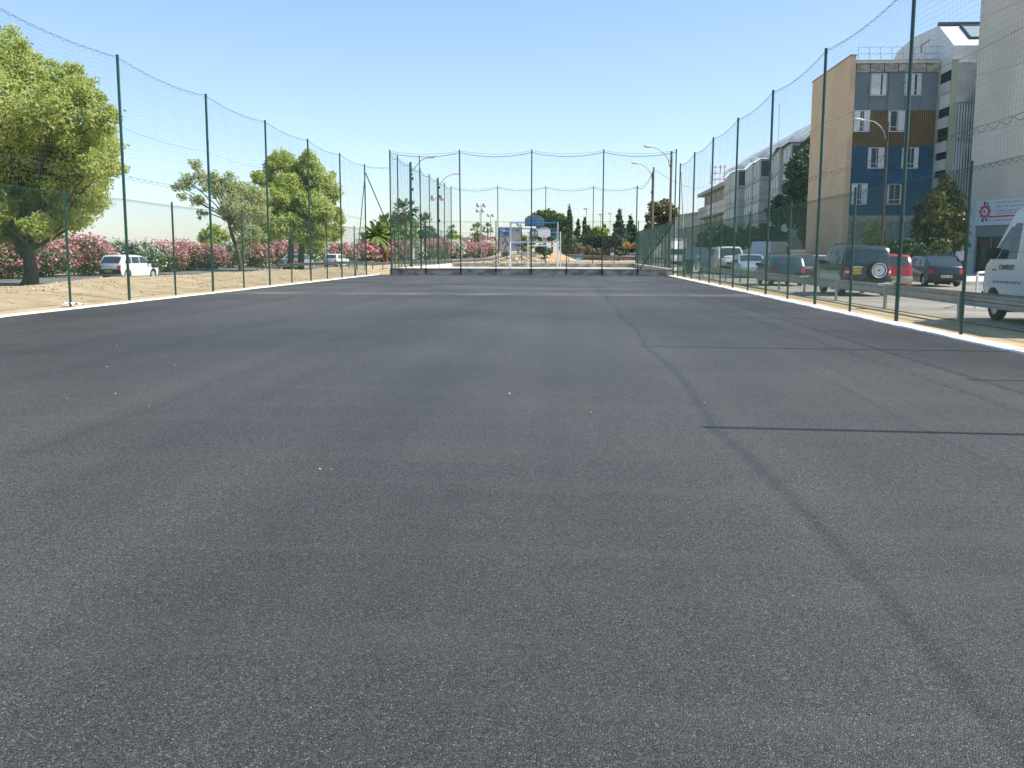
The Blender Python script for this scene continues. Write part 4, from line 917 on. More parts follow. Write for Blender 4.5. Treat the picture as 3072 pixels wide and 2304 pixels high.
for a in ((690, 812), (850, 960), (1010, 1095), (1110, 1230)):
    p, q = hx(a[0], 455), hx(a[1], 592); wn = MB().b2(p[0], q[0], YF-.03, YF-.012, q[2], p[2]).build('window', mat('curtained_glass', (.16, .19, .22), rough=.3), ab, world=True)
    fr = MB(); fr.b2(p[0]-.12, q[0]+.12, YF-.1, YF-.032, p[2], p[2]+.14); fr.b2(p[0]-.12, q[0]+.12, YF-.14, YF-.032, q[2]-.14, q[2])
    for u in (0, .5, 1): x = p[0]+(q[0]-p[0])*u; fr.b2(x-.05, x+.05, YF-.09, YF-.031, q[2]+.002, p[2]-.002)
    fr.build('frame', CREAMC, wn, world=True)
# tall metal-clad block on its right
XC = float(XB)+.02; Yf2 = 71.2
def px_(cx, cy): return atx(2300+cx/GS_, cy/GS_, XC)
prof = [(Yf2, 0)] + [(float(px_(a, b)[1]), float(px_(a, b)[2])) for a, b in ((1512, 400), (1430, 213), (1215, 310), (1075, 440), (1045, 525))]; prof += [(prof[-1][0], 0)]
prof[1] = (Yf2, prof[1][1])
tb = thing('metal_clad_block', 'taller block with white metal roof and skylight behind the ochre block', 'building', (XC+7, 77, 0))
MB().prism(prof, XC, XC+15, lambda a, b, t: (t, a, b)).build('wall', WMET, tb, world=True)
zc = float(px_(1512, 535)[2]); zr0 = prof[1][1]; zr1 = prof[2][1]
MB().b2(XC+.35, XC+15, Yf2-.10, Yf2-.0, .0, zc).build('ribbed_facade', CORM, tb, world=True)
for zz in (float(at(2860, 852/GS_, Yf2)[2]), float(at(2860, 1165/GS_, Yf2)[2])): MB().b2(XC+.3, XC+15, Yf2-.14, Yf2-.102, zz-.05, zz+.05).build('floor_trim', GALV, tb, world=True)
MB().b2(XC-.06, XC+.34, Yf2-.12, Yf2-.002, 0, zc+.2).build('corner_column', PALEG, tb, world=True); MB().b2(XC-.10, XC-.004, YF-.35, YF-.03, 0, zc).build('corner_column', PALEG, tb, world=True)
MB().b2(XC-.04, XC+15.1, prof[2][0]-.15, prof[2][0]+.2, zr1+.003, zr1+.22).build('ridge_cap', mat('dark_ridge', (.08, .09, .10), rough=.6), tb, world=True)
def slope(u, v, o):   # on the front roof slope
    y = Yf2+(prof[2][0]-Yf2)*v; z = zr0+(zr1-zr0)*v; nrm = np.array([0, -(zr1-zr0), (prof[2][0]-Yf2)]); nrm /= np.linalg.norm(nrm); return np.array([XC+u, y, z])+nrm*o
sk = MB().add([slope(1.5, .34, .10), slope(3.0, .34, .10), slope(3.0, .90, .10), slope(1.5, .90, .10)], [(0, 1, 2, 3)]).build('skylight', mat('roof_glass', (.30, .36, .38), rough=.15), tb, world=True)
fr = MB()
for (u0, u1, v0, v1) in ((1.4, 1.5, .3, .94), (3.0, 3.1, .3, .94), (1.5, 3.0, .3, .34), (1.5, 3.0, .90, .94)):
    a = [slope(u0, v0, .0), slope(u1, v0, 0), slope(u1, v1, 0), slope(u0, v1, 0)]; b = [slope(u0, v0, .14), slope(u1, v0, .14), slope(u1, v1, .14), slope(u0, v1, .14)]
    fr.add(a+b, [(0, 1, 2, 3), (4, 5, 6, 7), (0, 1, 5, 4), (1, 2, 6, 5), (2, 3, 7, 6), (3, 0, 4, 7)])
fr.build('skylight_frame', DARK, sk, world=True)
for k, (za, zb2) in enumerate([(600, 690), (900, 980), (1060, 1180), (1210, 1330), (1390, 1480)]):
    a = float(at(2830, za/GS_, 72.4)[2]); b = float(at(2830, zb2/GS_, 72.4)[2])
    op = MB().b2(XC-.03, XC-.006, Yf2+.12, YF-.4, b, a).build('balcony_opening', WDARK, tb, world=True)
    MB().b2(XC-.12, XC-.035, Yf2+.1, YF-.38, b-.75, b-.0).build('balcony_panel', mat('pale_panel', (.50, .50, .47), rough=.7), tb, world=True)
q = MB()
for a, b in (((1285, 440), (1285, 375)), ((1285, 375), (1355, 330))): p, r_ = px_(*a), px_(*b); q.tube([(XC-.04, p[1], p[2]), (XC-.04, r_[1], r_[2])], .045, 6)
q.build('pipe', GALV, tb, world=True)
# big beige gable at the right edge, with shop front
GB = mat('grey_beige_render', (.53, .49, .42), (.60, .56, .485), scale=.35, rough=.92, bump=.12, bscale=6, detail=8)
GY = 69.; P0 = np.array([ax(2893, GY), GY]); k1 = at(2893, 605, 1)[2]-EYE; k2 = at(3072, 590, 1)[2]-EYE; Y2_ = GY*k1/k2; dv = np.array([ax(3072, Y2_)-P0[0], Y2_-GY]); dv /= np.linalg.norm(dv); nv = np.array([-dv[1], dv[0]])*-1; nv = np.array([dv[1], -dv[0]]) ; nv = nv if nv[0] < 0 else -nv
def bp_(s, o, z): q = P0+dv*s+nv*o; return (q[0], q[1], z)        # s along wall (towards camera), o outwards, z up
def bbox(s0, s1, o0, o1, z0, z1): 
    return MB().add([bp_(s, o, z) for s in (s0, s1) for o in (o0, o1) for z in (z0, z1)], [(0, 1, 3, 2), (4, 6, 7, 5), (0, 4, 5, 1), (2, 3, 7, 6), (0, 2, 6, 4), (1, 5, 7, 3)])
gb = thing('gable_building', 'tall grey-beige blind gable with a white shop front at the right edge', 'building', (float(P0[0])+5, float(P0[1])-5, 0))
ZS = float(at(2893, 605, GY)[2]); ZS0 = float(at(2893, 679, GY)[2])
bbox(0, 8.5, -12, 0, ZS, 20.6).build('wall', GB, gb, world=True)
bbox(.0, 8.5, -12, -.25, 0, ZS-.003).build('shop_wall', mat('shop_wall_grey', (.25, .25, .24), rough=.8), gb, world=True)
bbox(.0, 1.05, -.24, .06, 0, ZS-.006).build('white_pier', mat('pale_blue_white', (.52, .57, .62), (.46, .51, .56), scale=1.5, rough=.6), gb, world=True)
fa = bbox(1.06, 8.5, -.24, .10, ZS0, ZS-.006).build('shop_fascia', mat('fascia_white', (.56, .61, .66), rough=.5), gb, world=True)
RS = mat('sign_red', (.50, .04, .06), rough=.5); FB = mat('faded_blue_letter', (.32, .37, .50), rough=.6)
hgh = ZS-ZS0
bbox(2.4, 8.4, .102, .115, ZS0+hgh*.30, ZS0+hgh*.36).build('red_line', RS, fa, world=True)
for (s0, z0, w_, h_) in [(2.0+.46*math.cos(a_)-.13, .53+.21*math.sin(a_)-.05, .30, .13) for a_ in np.linspace(0, 2*math.pi, 9)[:-1]]+[(1.86, .50, .2, .10)]:
    bbox(s0, s0+w_, .104, .116+.003*(s0*7.3 % 1)+.002*z0, ZS0+hgh*z0, ZS0+hgh*(z0+h_)).build('emblem_piece', RS, fa, world=True)
e2 = MB()
for (s0, z0, w_, h_) in ((1.85, .82, .2, .12), (2.2, .80, .14, .1), (1.75, .14, .18, .14), (2.15, .16, .16, .12), (2.32, .36, .1, .42)):
    b_ = bbox(s0, s0+w_, .103, .113, ZS0+hgh*z0, ZS0+hgh*(z0+h_)); e2.add(b_.v, b_.f)
e2.build('emblem_outline', INK, fa, world=True)
tx = MB(); random.seed(3)
for row, zz in enumerate((.84, .68, .52, .42)):
    s = 2.9+random.random()*.5
    while s < 7.6: wd = .15+random.random()*.6; b_ = bbox(s, s+wd, .103, .11, ZS0+hgh*zz, ZS0+hgh*(zz+.055)); tx.add(b_.v, b_.f); s += wd+.12
tx.build('faint_lettering', FB, fa, world=True)
tx = MB(); s = 2.6
while s < 6: wd = .08+random.random()*.3; b_ = bbox(s, s+wd, .103, .11, ZS0+hgh*.16, ZS0+hgh*.21); tx.add(b_.v, b_.f); s += wd+.1
tx.build('red_small_lettering', mat('faded_red', (.5, .25, .24), rough=.6), fa, world=True)
bbox(1.06, 8.5, -.2, -.02, ZS0-.75, ZS0-.01).build('window_header', mat('grey_green_header', (.16, .22, .22), rough=.5), gb, world=True)
sw_ = bbox(1.06, 8.5, -.24, -.12, .3, ZS0-.76).build('shop_window', WDARK, gb, world=True)
for s0 in (1.5, 3.0, 4.6): bbox(s0, s0+.9, -.115, -.10, .6, ZS0-.95).build('window_poster', mat('dull_red_poster', (.20, .035, .03), (.08, .05, .04), scale=3, rough=.7), sw_, world=True)
for s0 in (1.06, 2.6, 4.1, 5.8, 7.5): bbox(s0, s0+.08, -.118, -.05, .3, ZS0-.76).build('mullion', mat('grey_mullion', (.22, .22, .22), rough=.5), sw_, world=True)
jl = MB()
for zz in (9.6, 13.4, 17.2):
    b_ = bbox(.0, 8.5, .001, .006, zz, zz+.03); jl.add(b_.v, b_.f)
jl.build('render_joint', mat('joint_grey', (.34, .32, .285), rough=.9), gb, world=True)

# long stepped residential building
plan = [(ax(p_, y_), y_) for p_, y_ in ((2168, 176), (2185, 162), (2187.5, 161.8), (2207, 157), (2228, 157), (2249, 145), (2254, 145), (2271, 139), (2306, 139), (2328, 125), (2340, 125), (2361, 119.5), (2403, 119.5))]; plan += [(plan[-1][0]-1.9, 105), (plan[-1][0]-1.9, 98)]
LBW = mat('grey_green_render', (.38, .415, .375), (.49, .51, .46), scale=.5, rough=.85); BAND = mat('pale_floor_band', (.36, .36, .31), rough=.8)
lb = thing('stepped_apartment_building', 'long grey-green stepped apartment building with sloping metal roof', 'building', (33, 140, 0))
poly = plan+[(42, 98), (42, 176)]
MB().prism(poly, 0, 14.6, lambda a, b, t: (a, b, t)).build('wall', LBW, lb, world=True)
ZE = 14.6; FLZ = [ZE-2.85*k for k in range(5)]
def seg_box(a, b, z0, z1, o0, o1, e0=0., e1=1.):
    a, b = np.array(a, float), np.array(b, float); d = b-a; n = np.array([d[1], -d[0]]); n /= np.linalg.norm(n); n = n if n[0] < 0 or (abs(n[0]) < .01 and n[1] < 0) else -n
    if abs(d[1]) < .01: n = np.array([0, -1.])
    p, q = a+d*e0, a+d*e1
    return MB().add([(*(c+n*o), z) for c in (p, q) for o in (o0, o1) for z in (z0, z1)], [(0, 1, 3, 2), (4, 6, 7, 5), (0, 4, 5, 1), (2, 3, 7, 6), (0, 2, 6, 4), (1, 5, 7, 3)])
bands = MB()
LGLS = mat('grey_window_glass', (.06, .09, .10), rough=.15); LFR = mat('white_window_frame', (.80, .82, .80), rough=.6); BROWN = mat('brown_shutter', (.12, .05, .035), rough=.7)
nwin = 0
for i, (a, b) in enumerate(zip(plan[:-1], plan[1:])):
    Ls = math.hypot(b[0]-a[0], b[1]-a[1])
    for k in range(5):
        z = FLZ[k]
        if Ls > 4: 
            s_b = seg_box(a, b, z-2.85-.12, z-2.85+.16, .003, .12, .01, .99)
            if k < 4: bands.add(s_b.v, s_b.f)
            ns_ = (2 if Ls < 7 else 3)
            for j in range(ns_):
                if i >= 12: continue
                c0 = (j+.5)/ns_; hw = .75/Ls
                wn = seg_box(a, b, z-2.05, z-.45, .004, .03, c0-hw, c0+hw).build('window', LGLS, lb, world=True); nwin += 1
                f2 = MB()
                for e in (c0-hw, c0+hw*.25, c0+hw*.9): s_b = seg_box(a, b, z-2.15, z-.38, .031, .16, e-.10/Ls, e+.14/Ls); f2.add(s_b.v, s_b.f)
                f2.build('frame', LFR, wn, world=True)
        elif Ls > .9 and b[0] > a[0]:
            br = (k in (3,) and i in (3, 7)) or (k == 4 and i == 7)
            m_ = BROWN if br else (LGLS if k == 0 else LBW)
            if k == 0 or br: seg_box(a, b, z-2.4, z-.3, .004, .05, .08, .92).build('loggia', m_, lb, world=True)
            seg_box(a, b, z-2.85-.14, z-2.85+.14, .003, .14, .01, .99).build('floor_band', BAND, lb, world=True)
bands.build('floor_band', BAND, lb, world=True)
rg = []
for i, (x, y) in enumerate(plan): rg.append([(x-.45, y, ZE+.05), (x-.45, y, ZE+.55), (31.6, y, ZE+3.7), (33.6, y, ZE+4.3), (42.3, y, ZE+.6), (42.3, y, ZE+.02)])
for i in range(len(rg)): 
    if i in (3, 7, 11): rg[i] = [(p[0], p[1]-.5, p[2]) for p in rg[i]]
    if i in (4, 8, 12): rg[i] = [(p[0], p[1]-.52, p[2]) for p in rg[i]]
ROOFM = corr('pale_metal_roof', (.78, .79, .78), rough=.5, metal=.2, scale=.5, axis=1, depth=.25)
MB().grid(rg).build('roof', ROOFM, lb, world=True)
MB().tube([(31.5, 150, ZE+3.5), (31.5, 150, ZE+9)], .05, 6).build('antenna', GALV, lb, world=True)
MB().lathe([(.02, .12), (.3, .06), (.45, 0)], 14, (26.9, 158, 7.6), 'Y').build('satellite_dish', LFR, lb, world=True)
# beige building with balconies
bb = thing('balcony_building', 'beige building with long balconies beyond the stepped apartments', 'building', (32, 205, 0))
def bx_(px, py, Y): return at(px, py, Y)
YBb = 190
L0 = bx_(2098, 590, 232); L1 = bx_(2172, 560, 192)
def qb(s0, s1, z0, z1, o0, o1):
    a = np.array([L0[0], 232.]); b = np.array([L1[0], 192.]); d = b-a; n = np.array([d[1], -d[0]]); n /= np.linalg.norm(n); n = n if n[0] < 0 else -n
    return MB().add([(*(a+d*s+n*o), z) for s in (s0, s1) for o in (o0, o1) for z in (z0, z1)], [(0, 1, 3, 2), (4, 6, 7, 5), (0, 4, 5, 1), (2, 3, 7, 6), (0, 2, 6, 4), (1, 5, 7, 3)])
BGE = mat('beige_wall', (.55, .50, .41), (.62, .56, .46), scale=.6, rough=.9)
ztop = 15.0
qb(0, 1, 0, ztop-.4, -12, -1.6).build('wall', BGE, bb, world=True)
qb(-.04, 1.02, ztop-.4, ztop+.3, -8.5, .3).build('roof', mat('roof_grey_beige', (.38, .36, .33), rough=.8), bb, world=True)
for z in (10.6, 5.3): qb(0, 1, z-1.0, z+1.3, -.3, .2).build('balcony', BGE, bb, world=True); qb(0, 1, z-1.2, z-1.02, -1.6, .1).build('balcony_slab', mat('slab_grey_beige', (.3, .27, .22), rough=.9), bb, world=True)  # slabs in a darker beige than the balcony fronts
for z in (11.9, 7.0):
    for k in range(5): wn = qb(.08+k*.19, .17+k*.19, z-.6, z+1.9, -1.595, -1.5).build('window', WDARK if k % 2 else mat('teal_shutter', (.03, .12, .16), rough=.6), bb, world=True); qb(.175+k*.19, .19+k*.19, z-.6, z+2.2, -1.59, -.35).build('column', mat('cream_column', (.6, .55, .42), rough=.8), bb, world=True)
for k in (.45, .62): qb(k, k+.07, 10.6-.6, 10.6+1.1, .21, .26).build('white_banner', WHITE, bb, world=True)
rt = thing('rooftop_mast', 'red and white lattice on the roof above the beige balconies', 'mast', (float(bx_(2150, 560, 198)[0]), 198, ztop))
mb = MB(); c0 = bx_(2152, 560, 198)
for dx in (-1.4, -.5, .5, 1.4): mb.tube([(c0[0]+dx, 198, ztop+.3), (c0[0]+dx, 198, ztop+4)], .1, 6)
for z in (1.2, 2.4, 3.6): mb.tube([(c0[0]-1.5, 198, ztop+z), (c0[0]+1.5, 198, ztop+z)], .09, 6)
mb.build('lattice', mat('red_white_lattice', (.6, .12, .10), (.75, .74, .72), scale=1.2, rough=.6, contrast=(.48, .52)), rt, world=True)
# long beige hall
hl = thing('long_hall', 'low beige-grey hall behind the wooden lamp poles', 'building', (28, 232, 0))
a0, a1 = at(1982, 662, 235), at(2105, 641, 215)
HB = mat('hall_cladding', (.36, .345, .30), (.42, .40, .35), scale=.4, rough=.85)
def hbx(u0, u1, z0, z1, o0, o1):
    A_ = np.array([ax(1984, 275), 275.]); B_ = np.array([ax(2125, 232), 232.]); d = B_-A_; n = np.array([-.73, -.68]); n = np.array([d[1], -d[0]])/np.linalg.norm(d); n = n if n[1] < 0 else -n
    return MB().add([(*(A_+d*u+n*o), z) for u in (u0, u1) for o in (o0, o1) for z in (z0, z1)], [(0, 1, 3, 2), (4, 6, 7, 5), (0, 4, 5, 1), (2, 3, 7, 6), (0, 2, 6, 4), (1, 5, 7, 3)])
hbx(0, 1, 0, 11.2, -15, 0).build('wall', HB, hl, world=True); hbx(-.01, 1.01, 11.2, 11.6, -15.3, .3).build('parapet', mat('hall_parapet', (.3, .29, .27), rough=.8), hl, world=True)
hbx(.0, .35, 6.2, 10.2, .01, .15).build('sign_board', mat('pale_board', (.50, .50, .48), rough=.7), hl, world=True)
for k in range(8): hbx(.05+k*.115, .14+k*.115, 3.0, 5.2, .01, .08).build('window', WDARK, hl, world=True)
# small far buildings and walls
for (px0, px1, py0, py1, Y, lab, c_) in [(1325, 1356, 719, 735, 190, 'small white flat-roofed building behind the far oleanders', (.7, .66, .58)), (1385, 1405, 712, 722, 210, 'little pale house with dark windows between the far palms', (.55, .5, .42)), (1472, 1483, 710, 716, 230, 'tiny pale roof behind the twin-globe lamps', (.7, .66, .6))]:
    a, b = at(px0, py0, Y), at(px1, py1, Y); t = thing('small_house', lab, 'building', (float((a[0]+b[0])/2), Y, 0)); MB().b2(a[0], b[0], Y, Y+5, hgt(a[0], Y)-.1, a[2]-.15).build('wall', mat('house_'+str(px0), c_, rough=.8), t, world=True)
    MB().b2(a[0]-.3, b[0]+.3, Y-.3, Y+5.3, a[2]-.15, a[2]).build('roof', mat('pale_roof', (.62, .6, .56), rough=.8), t, world=True)
    MB().b2(a[0]+.4, a[0]+1.2, Y-.03, Y-.01, a[2]-1.3, a[2]-.5).build('window', WDARK, t, world=True)
pw = thing('garden_wall', 'low pale wall behind the grey panel van', 'wall', (18, 92, 0)); MB().b2(13.5, 26, 92, 92.3, 0, 1.75).build('wall_body', BGE, pw, world=True); MB().b2(13.4, 26.1, 91.95, 92.35, 1.752, 1.85).build('coping', CONCL, pw, world=True)

exec_marker2 = True
# ================================================================= PERSON
def person(x, y, z0):
    SKIN = mat('skin', (.30, .17, .11), rough=.6); SHIRT = mat('pale_shirt', (.58, .64, .70), rough=.85); TR = mat('dark_trousers', (.03, .035, .05), rough=.85); HAIR = mat('black_hair', (.012, .01, .01), rough=.7)
    t = thing('person', 'person in a pale blue T-shirt standing behind the dark hatchback', 'person', (x, y, z0), R(150))
    def skin(name, V, E, Rr, m, root=0, lv=2):
        me = bpy.data.meshes.new(name); me.from_pydata(V, E, []); o = link(name, me, m, t)
        md = o.modifiers.new('s', 'SKIN'); md.use_smooth_shade = True; sv = me.skin_vertices[0].data if me.skin_vertices else None
        if sv is None:
            bm = bmesh.new(); bm.from_mesh(me); bm.verts.layers.skin.verify(); bm.to_mesh(me); bm.free(); sv = me.skin_vertices[0].data
        for i, r in enumerate(Rr): sv[i].radius = r if isinstance(r, tuple) else (r, r); sv[i].use_root = (i == root)
        s = o.modifiers.new('u', 'SUBSURF'); s.levels = lv; s.render_levels = lv; return o
    V = [(0, 0, .93), (0, 0, 1.12), (0, .01, 1.36), (0, .01, 1.48), (0, 0, 1.54), (0, .015, 1.64), (0, .01, 1.72),
         (.10, 0, .88), (.11, .02, .48), (.12, -.02, .09), (.12, .12, .03), (-.10, 0, .88), (-.11, -.02, .48), (-.12, 0, .09), (-.12, .13, .03),
         (.19, 0, 1.40), (.24, -.03, 1.14), (.24, .06, .92), (.24, .09, .84), (-.19, 0, 1.40), (-.25, -.02, 1.14), (-.22, .10, .96), (-.21, .14, .88)]
    E_ = [(0, 1), (1, 2), (2, 3), (3, 4), (4, 5), (5, 6), (0, 7), (7, 8), (8, 9), (9, 10), (0, 11), (11, 12), (12, 13), (13, 14), (2, 15), (15, 16), (16, 17), (17, 18), (2, 19), (19, 20), (20, 21), (21, 22)]
    Rr = [(.15, .11), (.14, .10), (.16, .11), .06, .055, (.075, .095), (.06, .075), .085, .06, .042, .035, .085, .06, .042, .035, .06, .045, .033, .036, .06, .045, .033, .036]
    skin('person_body', V, E_, Rr, SKIN)
    skin('shirt', [(0, 0, .96), (0, 0, 1.14), (0, .01, 1.38), (0, .01, 1.46), (.2, 0, 1.41), (.235, -.02, 1.22), (-.2, 0, 1.41), (-.24, -.02, 1.22)], [(0, 1), (1, 2), (2, 3), (2, 4), (4, 5), (2, 6), (6, 7)], [(.18, .135), (.17, .13), (.185, .135), .08, .08, .065, .08, .065], SHIRT)
    skin('trousers', [(0, 0, .95), (.10, 0, .86), (.11, .02, .48), (.12, -.02, .12), (-.10, 0, .86), (-.11, -.02, .48), (-.12, 0, .12)], [(0, 1), (1, 2), (2, 3), (0, 4), (4, 5), (5, 6)], [(.165, .125), .10, .075, .06, .10, .075, .06], TR)
    hb = MB().lathe([(.088*math.sin(u), .115*math.cos(u)) for u in np.linspace(.01, 2.0, 9)], 14, (0, -.015, 1.67)); hb.build('hair', HAIR, t, smooth=True)
    f = MB(); f.box((0, .115, 1.645), (.025, .03, .045)); f.build('nose', SKIN, t)
    for sx in (-1, 1): MB().lathe([(.001, .012), (.011, 0), (.001, -.012)], 8, (sx*.033, .098, 1.67)).build('eye', WDARK, t); MB().box((sx*.082, .01, 1.655), (.014, .03, .055)).build('ear', SKIN, t)
    MB().box((0, .105, 1.60), (.045, .012, .01)).build('mouth', REDL, t)
person(ax(2884, 49.3), 49.3, .16)
sheet('sidewalk', [(18.9, 48.4), (29.8, 48.4), (33, 58), (29.9, 72.3), (24, 72.3), (19.2, 60)], .155, CONCL)
kb = MB().b2(18.7, 29.8, 48.25, 48.4, -.02, .16).build('kerb', CONCL); tag(kb, kind='structure')

# ================================================================= VEGETATION
def leaves(name, parent, clumps, n, size, m, shell=.55, flat=1., up=.35, seed=None, aspect=.55, world=True, size_j=.5):
    g = np.random.default_rng(seed if seed is not None else rng.integers(1 << 30))
    C = np.array([c[:3] for c in clumps], float); Rr = np.array([c[3] if isinstance(c[3], tuple) else (c[3],)*3 for c in clumps], float)
    wgt = (Rr.prod(1))**(.75); wgt /= wgt.sum(); k = g.choice(len(C), n, p=wgt)
    d = g.normal(size=(n, 3)); d /= np.linalg.norm(d, axis=1)[:, None]; rad = shell+(1.04-shell)*g.random(n)**.7
    # lumpy radius
    lump = 1+.16*np.sin(d[:, 0]*7+k)*np.sin(d[:, 1]*6+k*2.1)+.12*np.sin(d[:, 2]*9+k*1.3)
    P = C[k]+d*Rr[k]*(rad*lump)[:, None]+g.normal(size=(n, 3))*size*.4
    nrm = d*.6+g.normal(size=(n, 3))*.7+np.array([0, 0, up]); nrm /= np.linalg.norm(nrm, axis=1)[:, None]
    a = np.cross(nrm, g.normal(size=(n, 3))); a /= np.linalg.norm(a, axis=1)[:, None]; b = np.cross(nrm, a)
    s = size*(1-size_j/2+size_j*g.random(n)); a = a*s[:, None]; b = b*(s*aspect)[:, None]
    V = np.stack([P-a, P-b, P+a, P+b], 1).reshape(-1, 3); Q = np.arange(4*n).reshape(n, 4)
    tone = g.random(len(C)); r = np.clip(.15+.25*tone[k]+.6*g.random(n)**1.1, 0, 1)
    return npmesh(name, V, Q, m, parent, r, world=world)
def limb(mb, a, b, r0, r1, bend=.1, n=5):
    a, b = np.array(a, float), np.array(b, float); L_ = np.linalg.norm(b-a); o = np.array([random.uniform(-1, 1), random.uniform(-1, 1), .6])*bend*L_
    mb.tube([a+(b-a)*t+o*math.sin(math.pi*t) for t in np.linspace(0, 1, n)], [r0+(r1-r0)*t for t in np.linspace(0, 1, n)], 8)
POP = leafmat('poplar_leaf', [(.21, .26, .05), (.34, .41, .085), (.47, .53, .15), (.66, .68, .34)], trans=.52)
OLI = leafmat('olive_leaf', [(.23, .29, .11), (.35, .42, .17), (.45, .49, .23), (.54, .50, .27)], trans=.5)
OLE = leafmat('oleander_leaf', [(.03, .055, .018), (.06, .10, .03), (.10, .15, .045), (.15, .2, .07)], trans=.2)
PINKF = leafmat('pink_blossom', [(.44, .11, .13), (.58, .20, .22), (.66, .30, .31), (.72, .44, .42)], trans=.3)
WHITF = leafmat('white_blossom', [(.45, .45, .30), (.60, .60, .46), (.72, .72, .62), (.8, .8, .72)], trans=.3)
PALMM = leafmat('palm_leaf', [(.08, .13, .025), (.15, .22, .045), (.26, .33, .10)], trans=.3)
DARKG = leafmat('dark_evergreen_leaf', [(.02, .04, .018), (.04, .07, .025), (.07, .11, .035), (.12, .15, .055)], trans=.1)
PINE = leafmat('pine_leaf', [(.06, .10, .02), (.12, .18, .035), (.20, .27, .06)], trans=.2)
EUC = leafmat('eucalyptus_leaf', [(.05, .065, .02), (.12, .12, .04), (.21, .19, .065), (.28, .24, .09)], trans=.2)
CED = leafmat('cedar_leaf', [(.03, .06, .03), (.055, .10, .05), (.10, .15, .075)], trans=.1)
DRY = leafmat('dry_shrub_leaf', [(.10, .08, .05), (.18, .14, .08), (.26, .19, .11), (.14, .15, .06)], trans=.2)
MAG = leafmat('magnolia_leaf', [(.03, .05, .015), (.07, .09, .025), (.16, .15, .04), (.30, .24, .08)], rough=.35, trans=.15)

def pclumps(L_, Y, dz=2.2, seed=1, squash=.9):
    g = random.Random(seed); out = []
    for (x, y, r) in L_:
        yy = Y+g.uniform(-dz, dz); p = at(x, y, yy); rr = r/CF*Y; out.append((p[0], p[1], p[2], (rr, rr*1.1, rr*squash)))
    return out
def subclump(clumps, k=5, seed=1):
    g = random.Random(seed); out = []
    for c in clumps:
        r_ = c[3] if isinstance(c[3], tuple) else (c[3],)*3; out.append((*c[:3], tuple(q*.92 for q in r_)))
        for j in range(k):
            u = g.uniform(-1, 1); a = g.uniform(0, 6.283); w_ = math.sqrt(1-u*u); f = g.uniform(.75, 1.12); q = g.uniform(.2, .42)
            out.append((c[0]+r_[0]*w_*math.cos(a)*f, c[1]+r_[1]*w_*math.sin(a)*f, c[2]+r_[2]*u*f, tuple(v*q for v in r_)))
    return out
def tree(name, label, cat, Y, base, fork, clumps, n, size, m, r0=.25, trunks=None, group=None, shell=.5, seed=5, bark=BARK, zbase=None):
    b = at(base[0], base[1], Y); z = hgt(b[0], Y) if zbase is None else zbase; t = thing(name, label, cat, (float(b[0]), Y, float(z)), group=group)
    random.seed(seed); fk = at(fork[0], fork[1], Y); mb = MB(); b[2] = z-.1
    mb.tube([b+(fk-b)*q+np.array([.12*math.sin(q*5), .08*math.cos(q*4), 0]) for q in np.linspace(0, 1, 6)], [r0*(1.25-.5*q) if q > .01 else r0*1.5 for q in np.linspace(0, 1, 6)], 12)
    for c in clumps[::max(1, len(clumps)//11)]:
        limb(mb, fk-np.array([0, 0, .2]), c[:3], r0*.36, r0*.08)
    for c in clumps:
        q = clumps[random.randrange(len(clumps))]; limb(mb, (np.array(c[:3])+fk)/2, c[:3], r0*.2, .02, .15, 4)
    mb.build('trunk', bark, t, smooth=True, world=True); leaves('crown', t, subclump(clumps, 4, seed), n, size, m, shell*.6, seed=seed)
    return t
gt = 'broadleaf trees between the court and the left road'
T1 = [(-40, 190, 110), (20, 170, 80), (60, 220, 80), (110, 225, 70), (60, 330, 110), (-20, 330, 130), (150, 330, 85), (200, 235, 62), (240, 285, 70), (290, 350, 62), (310, 430, 62), (240, 420, 100), (150, 450, 110), (60, 470, 110), (-40, 480, 130), (300, 500, 62), (230, 540, 85), (275, 600, 62), (190, 640, 62), (120, 590, 85), (30, 600, 95), (-60, 620, 100), (60, 700, 50), (-10, 690, 60), (240, 660, 40), (110, 680, 45), (150, 690, 50), (190, 560, 80), (100, 500, 110), (0, 540, 110), (20, 650, 75), (120, 650, 65), (330, 500, 40), (345, 440, 30)]
c1 = pclumps(T1, 44, 2.4, 3)
t1 = tree('broadleaf_tree', 'large bright green poplar with dark forked trunk at the left edge', 'tree', 44, (82, 850), (95, 735), c1, 125000, .085, POP, .30, group=gt, shell=.35, seed=11)
mb = MB(); limb(mb, at(75, 770, 44), at(10, 600, 44.5), .20, .09, .06); limb(mb, at(95, 740, 44), at(150, 520, 43.6), .18, .07, .05); limb(mb, at(30, 690, 44.2), at(-40, 560, 43), .15, .06); mb.build('limb', BARK, t1, smooth=True, world=True)
T2 = [(590, 492, 20), (560, 545, 28), (530, 560, 18), (600, 530, 26), (640, 530, 24), (590, 600, 24), (605, 640, 16), (545, 590, 16), (650, 570, 34), (690, 555, 36), (730, 575, 42), (770, 590, 40), (700, 610, 42), (750, 640, 45), (785, 640, 34), (720, 680, 38), (765, 700, 34), (740, 730, 30), (690, 650, 25)]
c2 = pclumps(T2, 67, 1.8, 4)
tree('leaning_tree', 'sparse olive-green tree with a thin leaning trunk', 'tree', 67, (723, 822), (690, 655), c2, 17000, .085, OLI, .14, group=gt, shell=.1, seed=12)
